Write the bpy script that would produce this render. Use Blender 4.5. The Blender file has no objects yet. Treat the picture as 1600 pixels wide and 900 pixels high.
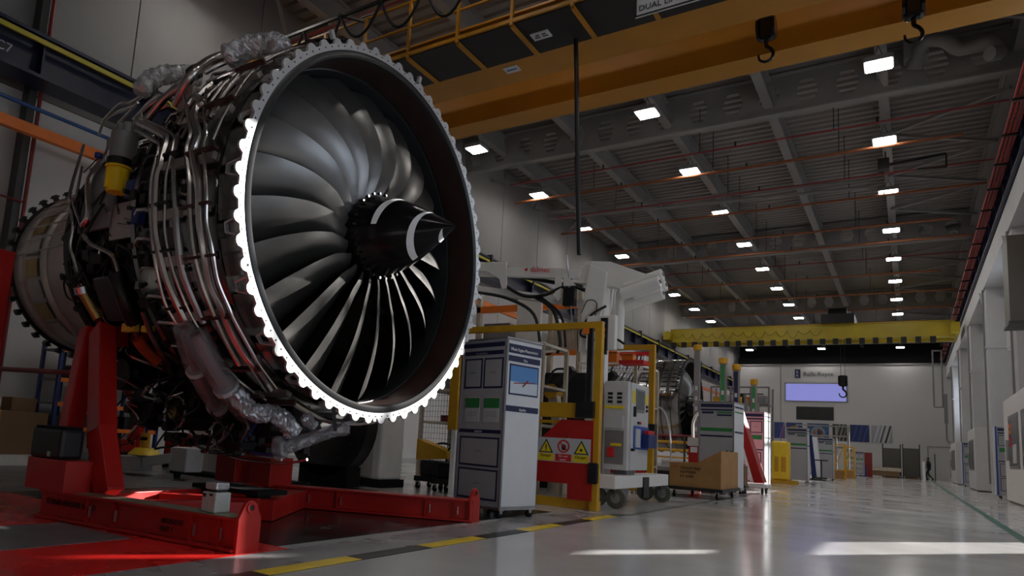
import bpy, bmesh, math, random
from mathutils import Vector, Matrix
random.seed(7)
C = bpy.context.scene.collection
S = bpy.context.scene
PI = math.pi
def R(a): return math.radians(a)

# ---------------- camera, world, sun, exposure ----------------
cam_data = bpy.data.cameras.new('camera'); cam = bpy.data.objects.new('camera', cam_data); C.objects.link(cam)
FPX, PX, PY = 1079.0, 695.0, 540.0
cam_data.sensor_width = 36.0; cam_data.lens = FPX/1600*36
cam_data.shift_x = (800-PX)/1600; cam_data.shift_y = (PY-450)/1600
cam_data.clip_start = .05; cam_data.clip_end = 300
_d = Vector((1421-PX, -(730-PY), -FPX)).normalized()
_u = Vector((1200-PX, -(-7500-PY), -FPX)).normalized()
_x = _d.cross(_u).normalized(); _u = _x.cross(_d)
cam.matrix_world = Matrix.Translation((0, 0, .82)) @ Matrix((_x, _d, _u)).to_4x4()
S.camera = cam
S.view_settings.view_transform = 'Standard'; S.view_settings.look = 'None'
S.view_settings.gamma = 1; S.view_settings.use_curve_mapping = False
S.view_settings.exposure = -0.06
w = bpy.data.worlds.new('world'); S.world = w; w.use_nodes = True
w.node_tree.nodes['Background'].inputs[0].default_value = (.62, .76, 1, 1)
w.node_tree.nodes['Background'].inputs[1].default_value = 1.3
SUN_DIR = Vector((-.56, -.83, -.36)).normalized()      # low sun from the far right, through the bay windows
sd = bpy.data.lights.new('sun', 'SUN'); sd.energy = 16; sd.angle = R(.6); sd.color = (1, .97, .93)
sun = bpy.data.objects.new('sun', sd); C.objects.link(sun); sun.rotation_euler = SUN_DIR.to_track_quat('-Z', 'Y').to_euler()
sun.location = (20, 30, 20)
def area(name, loc, direction, sx, sy, power, col, spread=180):
    l = bpy.data.lights.new(name, 'AREA'); l.shape = 'RECTANGLE'; l.size = sx; l.size_y = sy; l.energy = power; l.color = col
    l.spread = R(spread)
    o = bpy.data.objects.new(name, l); C.objects.link(o); o.location = loc
    o.rotation_euler = Vector(direction).to_track_quat('-Z', 'Z').to_euler(); return o
# fill lamps added outside unseen wall openings; near two tilted down to brighten the floor
DAY = (.86, .93, 1)
area('window_fill', (3.75, 15.1, 5.0), (-1, -.15, -.6), 4.0, 6.0, 230, DAY)
area('near_floor_fill', (3.75, 3.2, 2.3), (-1, 0, -.7), 4.2, 3.4, 45, DAY)
for yy in (28.4, 41.5, 55.0): area('window_fill', (3.75, yy, 5.0), (-1, -.2, -.1), 3.0, 4.0, 70, DAY)

# ---------------- materials ----------------
MATS = {}
def mat(name, col, rough=.5, metal=0, noise=0, scale=6, bump=0, emit=None, es=0, alpha=1, trans=0, coat=0, rnoise=0, spec=.5):
    if name in MATS: return MATS[name]
    m = bpy.data.materials.new(name); m.use_nodes = True; nt = m.node_tree; b = nt.nodes['Principled BSDF']
    b.inputs['Base Color'].default_value = (*col, 1); b.inputs['Roughness'].default_value = rough; b.inputs['Metallic'].default_value = metal
    b.inputs['Alpha'].default_value = alpha; b.inputs['Transmission Weight'].default_value = trans; b.inputs['Coat Weight'].default_value = coat
    b.inputs['Specular IOR Level'].default_value = spec
    if emit: b.inputs['Emission Color'].default_value = (*emit, 1); b.inputs['Emission Strength'].default_value = es
    if noise or bump or rnoise:
        tc = nt.nodes.new('ShaderNodeTexCoord'); n = nt.nodes.new('ShaderNodeTexNoise'); n.inputs['Scale'].default_value = scale; n.inputs['Detail'].default_value = 5
        nt.links.new(tc.outputs['Object'], n.inputs['Vector'])
        if noise:
            r = nt.nodes.new('ShaderNodeValToRGB'); e = r.color_ramp.elements
            e[0].position = .3; e[1].position = .7
            e[0].color = (*[max(0, c*(1-noise)) for c in col], 1); e[1].color = (*[min(1, c*(1+noise)) for c in col], 1)
            nt.links.new(n.outputs['Fac'], r.inputs[0]); nt.links.new(r.outputs[0], b.inputs['Base Color'])
        if rnoise:
            mr = nt.nodes.new('ShaderNodeMapRange'); mr.inputs['To Min'].default_value = max(.02, rough-rnoise); mr.inputs['To Max'].default_value = rough+rnoise
            mr.inputs['From Min'].default_value = .3; mr.inputs['From Max'].default_value = .7
            nt.links.new(n.outputs['Fac'], mr.inputs['Value']); nt.links.new(mr.outputs[0], b.inputs['Roughness'])
        if bump:
            bp = nt.nodes.new('ShaderNodeBump'); bp.inputs['Strength'].default_value = bump; bp.inputs['Distance'].default_value = .02
            nt.links.new(n.outputs['Fac'], bp.inputs['Height']); nt.links.new(bp.outputs[0], b.inputs['Normal'])
    MATS[name] = m; return m
FLOOR = mat('epoxy_floor', (.58, .565, .55), .15, noise=.06, scale=1.0, rnoise=.05)
GREYP = mat('grey_mat', (.15, .147, .15), .35, noise=.15, scale=3, rnoise=.1)
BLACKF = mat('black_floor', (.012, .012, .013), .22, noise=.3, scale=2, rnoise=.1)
REDF = mat('red_floor', (.72, .022, .018), .28, noise=.15, scale=2, rnoise=.08)
YEL = mat('yellow_paint', (.62, .33, .012), .45, noise=.08)
YELB = mat('bright_yellow', (.90, .62, .03), .4, noise=.06)
BLK = mat('black_paint', (.010, .010, .011), .4)
BLKG = mat('black_gloss', (.004, .004, .005), .2, spec=.3)
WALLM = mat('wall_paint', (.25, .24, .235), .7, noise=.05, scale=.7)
WALLF = mat('far_wall_paint', (.52, .51, .50), .75, noise=.02, scale=.7)
WALLR = mat('side_wall_white', (.56, .56, .57), .6, noise=.05, scale=1.5)
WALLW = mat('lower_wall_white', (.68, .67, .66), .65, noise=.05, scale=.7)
ROOF = mat('roof_sheet', (.22, .20, .188), .55, noise=.07, scale=.8)
STEEL = mat('painted_steel_beam', (.21, .20, .195), .55, noise=.08, scale=1.2)
CRANE = mat('crane_orange_yellow', (.40, .17, .005), .5, noise=.08, scale=1.2)
CRANEF = mat('far_crane_yellow', (.42, .31, .01), .45, noise=.1, scale=1.2)
NAVY = mat('navy_girder', (.004, .007, .035), .4, noise=.2)
STRIPE = mat('busbar_yellow', (.50, .42, .03), .5)
ORANGE = mat('orange_beam', (.85, .20, .015), .45, noise=.05)
PIPEO = mat('orange_pipe', (.26, .08, .025), .5, noise=.15)
BLUEP = mat('blue_pipe', (.03, .10, .28), .35)
DRED = mat('dark_red', (.22, .02, .018), .5, noise=.1)
REDM = mat('red_stand_paint', (.42, .012, .008), .38, noise=.12, scale=4, rnoise=.1)
REDD = mat('gate_red', (.46, .015, .012), .45, noise=.06)
BOARD = mat('grey_board', (.40, .40, .42), .38, noise=.02)
BOARDW = mat('white_board', (.72, .73, .75), .35, noise=.02)
BOUNCE = mat('red_bounce_board', (.78, .38, .43), .4, noise=.03)  # red bounce light painted into the board face colour
NAVYI = mat('navy_print', (.012, .018, .07), .5)
GREENI = mat('green_print', (.03, .22, .06), .5)
REDI = mat('red_print', (.65, .02, .02), .5)
BLUEI = mat('blue_print', (.03, .10, .45), .5)
WHITEI = mat('white_print', (.8, .8, .8), .5)
YELI = mat('yellow_print', (.85, .65, .02), .5)
PAPER = mat('paper', (.55, .55, .56), .6)
ALU = mat('aluminium', (.62, .62, .64), .3, metal=1)
CHROME = mat('bright_steel', (.78, .78, .78), .16, metal=1)
PIPEM = mat('pipe_steel', (.62, .58, .55), .27, metal=1, noise=.12, scale=8)
CASEM = mat('fan_case_metal', (.36, .35, .34), .18, metal=1, noise=.2, scale=3, rnoise=.06)
DARKM = mat('dark_metal', (.035, .034, .034), .38, metal=.7, noise=.4, scale=9)
PANEL = mat('case_panel_grey', (.24, .23, .22), .22, metal=.8, noise=.12, scale=5, rnoise=.06)
BRACK = mat('bracket_alloy', (.46, .42, .40), .4, metal=.8, noise=.1)
BLADE = mat('titanium_blade', (.20, .194, .186), .33, metal=.85, noise=.05, scale=5, rnoise=.05)
RIM = mat('machined_rim', (.58, .59, .60), .38, metal=.6, noise=.03, scale=20)
LINER = mat('liner_grey', (.018, .019, .02), .42, noise=.1)
LINERR = mat('liner_brown', (.022, .006, .004), .5, noise=.1)
COREM = mat('turbine_case', (.52, .48, .43), .42, metal=.55, noise=.22, scale=3, rnoise=.08)
GOLD = mat('gold_metal', (.45, .33, .12), .35, metal=1, noise=.1)
YCAN = mat('yellow_canister', (.85, .60, .01), .4, noise=.08)
GCAN = mat('grey_canister', (.24, .24, .25), .45, metal=.3, noise=.06)
OTUBE = mat('orange_red_tube', (.55, .07, .015), .45)
RTUBE = mat('reddish_tube', (.40, .10, .09), .35, metal=.5)
WRAP = mat('clear_wrap', (.32, .30, .31), .25, noise=.2, scale=14, bump=.5, alpha=.5, spec=.7)
FOIL = mat('silver_bag', (.62, .62, .64), .22, noise=.25, scale=22, bump=.7, alpha=.75, metal=.5, spec=.8)
WHITEM = mat('white_paint', (.88, .86, .82), .4, noise=.03)
OFFW = mat('offwhite_cabinet', (.62, .62, .61), .42, noise=.03)
GREYM = mat('machine_grey', (.22, .22, .22), .5, noise=.05)
SCREEN = mat('screen_grey', (.10, .115, .12), .2)
RUB = mat('rubber', (.008, .008, .008), .75, spec=.2)
GREENR = mat('caster_tread', (.10, .10, .075), .6)
WOOD = mat('plywood', (.42, .22, .075), .6, noise=.15, scale=3)
CARD = mat('cardboard', (.22, .13, .065), .8, noise=.08, scale=2)
MESHM = mat('mesh_panel', (.12, .11, .09), .6, noise=.3, scale=30, alpha=.75)
GLASS = mat('guard_glass', (.5, .5, .48), .08, alpha=.22)
LIGHTM = mat('led_lens', (1, 1, 1), .5, emit=(1, .97, .93), es=48)
WINL = mat('lit_window', (.15, .15, .4), .3, emit=(.30, .31, .78), es=.62)
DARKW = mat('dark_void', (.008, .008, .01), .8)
CLAMP = mat('clamp_brown', (.05, .02, .015), .5, metal=.3)
SKIN = mat('skin', (.3, .17, .12), .6)
CLOTH = mat('dark_clothes', (.02, .02, .024), .9)
BLUEB = mat('blue_plastic', (.012, .03, .16), .4)
GREENL = mat('green_line', (.01, .12, .085), .35)
GOLDP = mat('tan_machine', (.50, .43, .33), .55, noise=.2, scale=5)

# ---------------- mesh helpers ----------------
class MB:
    def __init__(s): s.v = []; s.f = []
    def add(s, vs, fs):
        n = len(s.v); s.v += [tuple(v) for v in vs]; s.f += [tuple(i+n for i in f) for f in fs]; return s
    def box(s, x0, x1, y0, y1, z0, z1, M=None):
        vs = [Vector((x, y, z)) for z in (z0, z1) for y in (y0, y1) for x in (x0, x1)]
        if M: vs = [M @ v for v in vs]
        return s.add(vs, [(0,2,3,1),(4,5,7,6),(0,1,5,4),(2,6,7,3),(0,4,6,2),(1,3,7,5)])
    def bar(s, a, b, w, h=None, up=(0,0,1)):
        a = Vector(a); b = Vector(b); h = h or w; d = (b-a).normalized(); u = Vector(up)
        if abs(d.dot(u)) > .99: u = Vector((1,0,0))
        sd_ = d.cross(u).normalized(); u = sd_.cross(d)
        vs = [p+sd_*x*w/2+u*z*h/2 for p in (a, b) for x, z in ((-1,-1),(1,-1),(1,1),(-1,1))]
        return s.add(vs, [(0,1,2,3)[::-1],(4,5,6,7),(0,1,5,4),(1,2,6,5),(2,3,7,6),(3,0,4,7)])
    def tube(s, pts, r, seg=8, cap=True, rr=None):
        P_ = [Vector(p) for p in pts]; n = len(P_); prev = None; vs = []; fs = []
        for i, p in enumerate(P_):
            d = (P_[min(i+1, n-1)]-P_[max(i-1, 0)])
            d = d.normalized() if d.length > 1e-9 else Vector((0,0,1))
            if prev is None: prev = d.orthogonal().normalized()
            prev = (prev-d*prev.dot(d)); prev = prev.normalized() if prev.length > 1e-6 else d.orthogonal().normalized()
            q = d.cross(prev); ri = rr[i] if rr else r
            vs += [p+(prev*math.cos(2*PI*k/seg)+q*math.sin(2*PI*k/seg))*ri for k in range(seg)]
        for i in range(n-1):
            for k in range(seg):
                k2 = (k+1) % seg; fs.append((i*seg+k, i*seg+k2, (i+1)*seg+k2, (i+1)*seg+k))
        if cap: fs += [tuple(range(seg))[::-1], tuple((n-1)*seg+k for k in range(seg))]
        return s.add(vs, fs)
    def cyl(s, a, b, r, seg=16, r2=None): return s.tube([a, b], r, seg, True, [r, r if r2 is None else r2])
    def lathe(s, prof, seg=64, a0=0, a1=360, M=None, closed=False):      # prof: (axial s, radius); axis runs along -X
        full = abs(a1-a0) >= 359.9; n = seg if full else seg+1; vs = []; fs = []; m = len(prof)
        for k in range(n):
            a = R(a0+(a1-a0)*k/seg); c, sn = math.cos(a), math.sin(a)
            for (sx, r) in prof:
                v = Vector((-sx, -r*c, r*sn)); vs.append(M @ v if M else v)
        for k in range(seg):
            k2 = (k+1) % n
            for i in range(m if closed else m-1):
                j = (i+1) % m; fs.append((k*m+i, k2*m+i, k2*m+j, k*m+j))
        if closed and not full:
            fs.append(tuple(range(m))); fs.append(tuple((n-1)*m+i for i in range(m))[::-1])
        return s.add(vs, fs)
    def prism(s, poly, ax, t0, t1):     # extrude a 2D polygon along axis ax
        n = len(poly)
        def P3(p, t):
            return {'x': (t, p[0], p[1]), 'y': (p[0], t, p[1]), 'z': (p[0], p[1], t)}[ax]
        vs = [P3(p, t0) for p in poly]+[P3(p, t1) for p in poly]
        return s.add(vs, [tuple(range(n))[::-1], tuple(range(n, 2*n))]+[(i, (i+1) % n, n+(i+1) % n, n+i) for i in range(n)])
    def build(s, name, m, parent=None, smooth=False, bevel=0, label=None, loc=None, kind=None):
        me = bpy.data.meshes.new(name); me.from_pydata(s.v, [], s.f)
        ms = m if isinstance(m, list) else [m]
        for q in ms: me.materials.append(q)
        bm = bmesh.new(); bm.from_mesh(me); bmesh.ops.recalc_face_normals(bm, faces=bm.faces); bm.to_mesh(me); bm.free()
        if smooth:
            me.polygons.foreach_set('use_smooth', [True]*len(me.polygons)); me.set_sharp_from_angle(angle=R(40))
        o = bpy.data.objects.new(name, me); C.objects.link(o)
        if parent: o.parent = parent
        if loc: o.location = loc
        if bevel:
            b = o.modifiers.new('bevel', 'BEVEL'); b.width = bevel; b.segments = 2; b.limit_method = 'ANGLE'
        if label: o['label'] = label
        if kind: o['kind'] = kind
        return o
def tag(o, label, cat, group=None):
    o['label'] = label; o['category'] = cat
    if group: o['group'] = group
    return o
def thing(name, label, cat, loc=(0,0,0), rz=0, group=None):
    o = bpy.data.objects.new(name, None); C.objects.link(o); o.location = loc; o.rotation_euler = (0, 0, rz); o.empty_display_size = .2
    return tag(o, label, cat, group)
def struct(o): o['kind'] = 'structure'; return o
def dup(root, loc, label=None, rz=None):
    r = root.copy(); C.objects.link(r); r.location = loc
    if rz is not None: r.rotation_euler = (0, 0, rz)
    if label: r['label'] = label
    for ch in list(root.children):
        c = ch.copy(); C.objects.link(c); c.parent = r
        for g in list(ch.children):
            d = g.copy(); C.objects.link(d); d.parent = c
    return r
def share(name, me, parent, M, label=None):
    o = bpy.data.objects.new(name, me); C.objects.link(o); o.parent = parent; o.matrix_local = M
    if label: o['label'] = label
    return o
def B(*a): return MB().box(*a)
def word(txt, size, loc, normal, m, parent=None, name='lettering', ext=.002, align='LEFT', squash=1, right=None):
    cu = bpy.data.curves.new('t', 'FONT'); cu.body = txt; cu.size = size; cu.extrude = ext; cu.align_x = align; cu.resolution_u = 2
    t = bpy.data.objects.new('t', cu); C.objects.link(t)
    me = bpy.data.meshes.new_from_object(t.evaluated_get(bpy.context.evaluated_depsgraph_get())); bpy.data.objects.remove(t)
    me.name = name; me.materials.clear(); me.materials.append(m)
    n = Vector(normal).normalized(); r = Vector(right) if right else Vector((0,0,1)).cross(n).normalized(); u = n.cross(r)
    Mx = Matrix((r*squash, u, n)).transposed().to_4x4(); Mx.translation = Vector(loc)
    me.transform(Mx)
    o = bpy.data.objects.new(name, me); C.objects.link(o)
    if parent: o.parent = parent
    return o
def smoothpts(pts, k=4):
    P_ = [Vector(p) for p in pts]; out = []
    for i in range(len(P_)-1):
        p0 = P_[max(i-1, 0)]; p1 = P_[i]; p2 = P_[i+1]; p3 = P_[min(i+2, len(P_)-1)]
        for j in range(k):
            t = j/k; out.append(.5*((2*p1)+(p2-p0)*t+(2*p0-5*p1+4*p2-p3)*t*t+(3*p1-p0-3*p2+p3)*t**3))
    return out+[P_[-1]]

# ================= THE HALL =================
XR, XL, YB, YF = 3.2, -12.6, -5.0, 63.5
floor = struct(MB().box(XL-.4, XR+.4, YB, 67, -.3, 0).build('floor', FLOOR))
def patch(name, x0, x1, y0, y1, z, m): return struct(B(x0, x1, y0, y1, .0, z).build(name, m))
patch('trim_1', -12.5, -7.65, -2, 8.2, .004, GREYP)
patch('trim_2', -7.65, -3.55, -2, 3.5, .004, REDF)
patch('trim_3', -5.38, -4.45, -2, 2.9, .006, GREYP)
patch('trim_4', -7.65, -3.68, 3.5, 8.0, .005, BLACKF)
patch('trim_5', -3.55, -3.13, -2, 8.6, .003, mat('walkway_grey', (.30, .29, .29), .28, noise=.1, scale=2, rnoise=.08))
patch('trim_6', -2.98, -2.93, 8.7, 60, .004, BLK)
patch('trim_7', 1.12, 1.24, -2, 60, .004, GREENL)
line = struct(B(-3.12, -2.98, 1.0, 8.7, 0, .003).build('trim_8', BLK))
yy = 1.2; k = 0
while yy < 8.6:
    L_ = .95; o = B(-3.12, -2.98, yy, min(yy+.8, 8.7), .003, .0055).build('yellow_stripe', YELB if k % 2 == 0 else BLK, line)
    yy += .8; k += 1
# right wall, its unseen openings shaped to place the sun on floor, lug and rim
wr = MB(); ops = [(1.2, 5.4, .6, 4.0), (12.9, 14.7, .9, 2.75), (13.05, 13.9, 2.98, 3.65), (12.95, 13.62, 4.25, 4.86), (12.9, 17.1, 5.5, 7.75), (26.9, 29.9, 3.9, 6.6), (40, 43, 3.9, 6.6), (53.5, 56.5, 3.9, 6.6)]
ys = sorted({YB, 66.5} | {o[0] for o in ops} | {o[1] for o in ops})
for y0, y1 in zip(ys, ys[1:]):
    cov = sorted([(o[2], o[3]) for o in ops if o[0] <= y0+1e-6 and o[1] >= y1-1e-6]); z = 0
    for a, b in cov: wr.box(XR, XR+.35, y0, y1, z, a); z = b
    wr.box(XR, XR+.35, y0, y1, z, 11.6)
wall_right = struct(wr.build('wall_right', WALLR))
for i, (y0, y1, z0, z1) in enumerate(ops[4:]):
    f = MB(); n = 3
    for j in range(1, n): f.box(XR+.12, XR+.2, y0+(y1-y0)*j/n-.04, y0+(y1-y0)*j/n+.04, z0, z1)
    f.box(XR+.12, XR+.2, y0, y1, (z0+z1)/2-.04, (z0+z1)/2+.04)
    struct(f.build('window_%d' % (i+1), STEEL))
# columns, ledge, crane girder, conductor rails on the right
for i, y in enumerate((16+8, 32, 40, 48, 56)):
    c = thing('wall_column', 'white boxed wall column with sloping bracket, %s along the right wall' % ['nearest', 'second', 'third', 'fourth', 'farthest'][i], 'column', (2.5, y, 0), group='white columns on the right wall')
    B(.0, .7, 0, .8, 0, 7.6).build('shaft', WALLR, c, bevel=.02)
    MB().prism([(-.15, 7.6), (.7, 7.6), (.7, 5.4), (.3, 5.4)], 'y', .8, .86).build('haunch', WALLR, c)
    B(-.05, .72, -.05, .85, 5.35, 5.45).build('band', WALLR, c)
    MB().box(.1, .7, .8, 3.2, 4.6, 5.25).build('boxing', WALLR, c, bevel=.015)
    MB().cyl((-.06, .4, .4), (-.06, .4, 7.6), .03, 8).build('conduit', GREYM, c)
led = thing('wall_ledge', 'long white boxed ledge under the crane rail on the right wall', 'ledge', (2.45, 6, 7.6))
MB().box(0, .75, 0, 58, 0, .25).build('soffit', WALLR, led); MB().box(0, .1, 0, 57, .25, .8).build('fascia', WALLR, led)
g = thing('crane_runway_girder', 'navy blue crane runway girder above the right wall ledge', 'girder', (2.55, 6, 8.45))
MB().box(-.2, .2, 0, 57, 0, .05).box(-.2, .2, 0, 57, .75, .8).box(-.02, .02, 0, 57, .05, .75).build('beam', NAVY, g)
for j in range(28): B(-.2, .2, j*2, j*2+.04, .05, .75).build('stiffener', NAVY, g)

g = thing('conductor_rail', 'four red conductor bars running along the right crane girder', 'rail', (2.08, 6, 8.95))
for j in range(4): B(j*.075, j*.075+.035, 0, 58, 0, .06).build('bar', mat('conductor_red', (.42, .035, .025), .45), g)
for j in range(28): B(-.03, .3, j*2+.5, j*2+.56, -.05, 0).build('hanger', BLK, g)
h = thing('unit_heater', 'tall dark bronze box hanging in front of the right wall', 'heater', (2.05, 20.6, 4.3))
B(0, .42, 0, 1.0, .05, 2.15).build('casing', mat('bronze_box', (.075, .06, .04), .45), h, bevel=.01); B(-.03, .46, -.04, 1.04, 0, .07).build('base_rim', BLK, h)
MB().tube([(.5, .5, 2.3), (.5, .5, .1)], .03).build('support_pipe', ALU, h); B(.42, .6, .3, .6, .1, .45).build('junction_box', BLK, h)
# left wall of big panels
wall_left = struct(MB().box(XL-.4, XL-.05, YB, 66.5, 0, 11.6).build('wall_left', BLK))
pm = None
for j in range(24):
    for z0, z1 in ((0, 3.1), (3.1, 6.3), (6.3, 11.4)):
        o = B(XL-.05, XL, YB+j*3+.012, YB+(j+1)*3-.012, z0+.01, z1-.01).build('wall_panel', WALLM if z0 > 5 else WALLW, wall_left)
struct(B(XL, XL+.09, YB, 63, 0, .16).build('baseboard_left', WALLF))
struct(MB().box(XL-.4, XR+.4, YB-.35, YB, 0, 11.6).build('wall_back', WALLM))
# far wall
fw = struct(MB().box(XL, XR, YF, YF+.3, 0, 8.72).build('wall_far', WALLF))
B(-8.84, -8.78, YF-.02, YF, 0, 8.72).build('joint', GREYM, fw); B(XL, XR, YF-.06, YF, 8.6, 8.72).build('coping', STEEL, fw)
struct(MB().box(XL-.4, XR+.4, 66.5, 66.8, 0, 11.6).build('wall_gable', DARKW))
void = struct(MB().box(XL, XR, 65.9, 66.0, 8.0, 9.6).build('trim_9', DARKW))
# roof sheet with real ribs running across
rv = []; rf = []; P_ = .34; n = int((66.8-YB)/P_); z0 = 11.1
prof = []
for i in range(n):
    y = YB+i*P_; prof += [(y, z0), (y+.13, z0), (y+.17, z0+.07), (y+.30, z0+.07)]
for x in (XL-.4, XR+.4): rv += [(x, y, z) for y, z in prof]
m_ = len(prof)
for i in range(m_-1): rf.append((i, i+1, m_+i+1, m_+i))
ceiling = struct(MB().add(rv, rf).build('ceiling', ROOF))
struct(MB().box(XL-.4, XR+.4, YB, 66.8, 11.6, 11.8).build('trim_10', BLK))
# castellated cross beams: hexagonal web openings
def castellated(y, lab):
    t = thing('castellated_beam', lab, 'beam', (0, y, 9.9), group='castellated roof beams')
    B(XL, XR-.6, -.13, .13, 0, .045).build('bottom_flange', STEEL, t); B(XL, XR-.6, -.13, .13, 1.1, 1.14).build('top_flange', STEEL, t)
    pit = .92; x = XL; web = MB(); H = 1.055
    while x < XR-.7:
        xc = x+pit/2; a, b, c = .27, .14, .33        # half width, half flat, half height
        zc = .045+H/2; hx = [(xc-a, zc), (xc-b, zc+c), (xc+b, zc+c), (xc+a, zc), (xc+b, zc-c), (xc-b, zc-c)]
        x2 = x+pit; top = .045+H; bot = .045
        for yy_ in (-.008, .008):
            vs = [(x, yy_, zc), (x, yy_, top), (xc-b, yy_, top), (xc+b, yy_, top), (x2, yy_, top), (x2, yy_, zc), (x2, yy_, bot), (xc+b, yy_, bot), (xc-b, yy_, bot), (x, yy_, bot)]+[(p[0], yy_, p[1]) for p in hx]
            web.add(vs, [(0,1,2,11,10), (2,3,12,11), (3,4,5,13,12), (5,6,7,14,13), (7,8,15,14), (8,9,0,10,15)])
        x += pit
    me = bpy.data.meshes.new('web'); me.from_pydata(web.v, [], web.f); me.materials.append(STEEL)
    o = bpy.data.objects.new('web', me); C.objects.link(o); o.parent = t
    return t
cb = castellated(5.3, 'deep roof beam with hexagonal web openings above the large engine')
for y, l in ((19.2, 'deep roof beam with hexagonal web openings just beyond the orange crane'), (33.1, 'second roof beam with hexagonal web openings, beyond the orange crane'), (47.0, 'third roof beam with hexagonal web openings, before the far yellow crane'), (60.9, 'farthest roof beam with hexagonal openings, over the far white wall')):
    dup(cb, (0, y, 9.9), l)
def ibeam(mb, x, y0, y1, z, w, h):
    mb.box(x-w/2, x+w/2, y0, y1, z, z+.025); mb.box(x-w/2, x+w/2, y0, y1, z+h-.025, z+h); mb.box(x-.012, x+.012, y0, y1, z+.025, z+h-.025)
for i, x in enumerate((-11.1, -8.45, -5.72, -3.0, -.35, 2.3)):
    mb = MB(); ibeam(mb, x, YB, 66, 10.35, .24, .6)
    tag(mb.build('roof_purlin', STEEL), 'long pale roof joist running down the hall, %s from the left wall' % ['first', 'second', 'third', 'fourth', 'fifth', 'sixth'][i], 'beam', 'long roof joists')
BR = ['above the engine', 'above the orange crane', 'just before the first castellated beam', 'first behind the first castellated beam', 'second behind the first castellated beam', 'just before the second castellated beam', 'first behind the second castellated beam', 'second behind the second castellated beam', 'just before the third castellated beam', 'first behind the third castellated beam', 'farthest of all']
for i, y in enumerate((9.0, 12.4, 15.9, 22.6, 26.0, 29.6, 36.6, 40.1, 43.5, 50.5, 54.0)):
    mb = MB().bar((2.3, y+1.7, 10.3), (-.35, y, 10.3), .09).bar((2.3, y-1.7, 10.3), (-.35, y, 10.3), .09)
    tag(mb.build('roof_brace', STEEL), 'pale V-shaped roof brace on the right, '+BR[i], 'brace', 'V-shaped braces on the right of the roof')
for i, y in enumerate((9.0, 12.4, 22.6, 26.0, 36.6, 40.1)):
    mb = MB().bar((XL+.1, y+1.7, 10.3), (-11.1, y, 10.3), .07).bar((XL+.1, y-1.7, 10.3), (-11.1, y, 10.3), .07)
    tag(mb.build('roof_brace', STEEL), 'thin V-shaped roof brace beside the left wall, '+BR[(0, 1, 3, 4, 6, 7)[i]], 'brace', 'V-shaped braces on the left of the roof')
# orange and dark sprinkler pipes across the roof
for i, (y, rr, m_) in enumerate([(8.0, .04, PIPEO), (10.2, .03, DRED), (20.3, .025, DRED), (22.0, .045, PIPEO), (24.2, .025, DRED), (26.2, .045, PIPEO), (29.6, .045, PIPEO), (32.0, .04, PIPEO), (34.5, .025, DRED), (37.5, .045, PIPEO), (41.8, .04, PIPEO), (46.2, .045, PIPEO), (50.5, .045, PIPEO)]):
    t = thing('sprinkler_pipe', '%s sprinkler pipe crossing the roof, %s' % ('orange' if m_ is PIPEO else 'thin dark red', ['over the big engine', 'over the crane walkway', 'right behind the first castellated beam', 'behind the first ceiling light beyond the crane', 'second dark one beyond the crane', 'second orange one beyond the crane', 'third orange one beyond the crane', 'just before the second castellated beam', 'just behind the second castellated beam', 'first orange one behind the second castellated beam', 'second orange one behind the second castellated beam', 'before the third castellated beam', 'over the far yellow crane'][i]), 'pipe', (0, y, 9.72))
    MB().cyl((XL+.5 if i % 2 else XL+1.2, 0, 0), (2.2 if i % 3 else 1.4, 0, 0), rr, 8).build('tube', m_, t, smooth=True)
    for x in (-9, -5, -1.5): MB().cyl((x, 0, 0), (x, 0, 1.46), .012, 5).build('hanger', BLK, t); MB().cyl((x+1, 0, 0), (x+1, 0, .15), .03, 6).build('sprinkler_head', BLK, t)
mb = MB()
for z in (9.95, 10.2): mb.cyl((-11.9, 24.5, z-.1), (-.9, 25.6, z-.1), .06, 8)
tag(mb.build('roof_duct_pair', STEEL, smooth=True), 'pair of pale pipes crossing the middle of the roof', 'pipe')
for (x, y, l) in ((1.2, 18.7, 'pale bent air duct beside the right end of the first castellated beam'), (1.3, 33.6, 'pale bent air duct beside the right end of the second castellated beam')):
    t = thing('air_duct', l, 'duct', (x, y, 10.2))
    MB().tube(smoothpts([(-.9, .2, .1), (-.7, 0, .6), (-.3, -.1, .5), (0, 0, .25), (.5, 0, .3), (.7, 0, 0), (.5, -.2, -.1)]), .16, 12).build('duct', STEEL, t, smooth=True)
    B(-1.1, -.6, 0, .4, .3, .92).build('fan_box', STEEL, t, bevel=.02)
t = thing('cable_tray', 'black cable tray fixture hanging from the roof near the right lights', 'tray', (0, 24.0, 9.9))
MB().bar((-.5, 0, 0), (1.1, 0, .1), .08).bar((1.1, 0, .1), (1.1, 0, -.3), .05).bar((.4, 0, -.25), (1.1, 0, -.3), .05).build('arm', BLK, t); B(-.6, -.3, -.15, .15, -.15, .2).build('motor', BLK, t); MB().cyl((-.4, 0, .2), (-.4, 0, 1.22), .02, 6).build('hanger', BLK, t)
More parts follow.
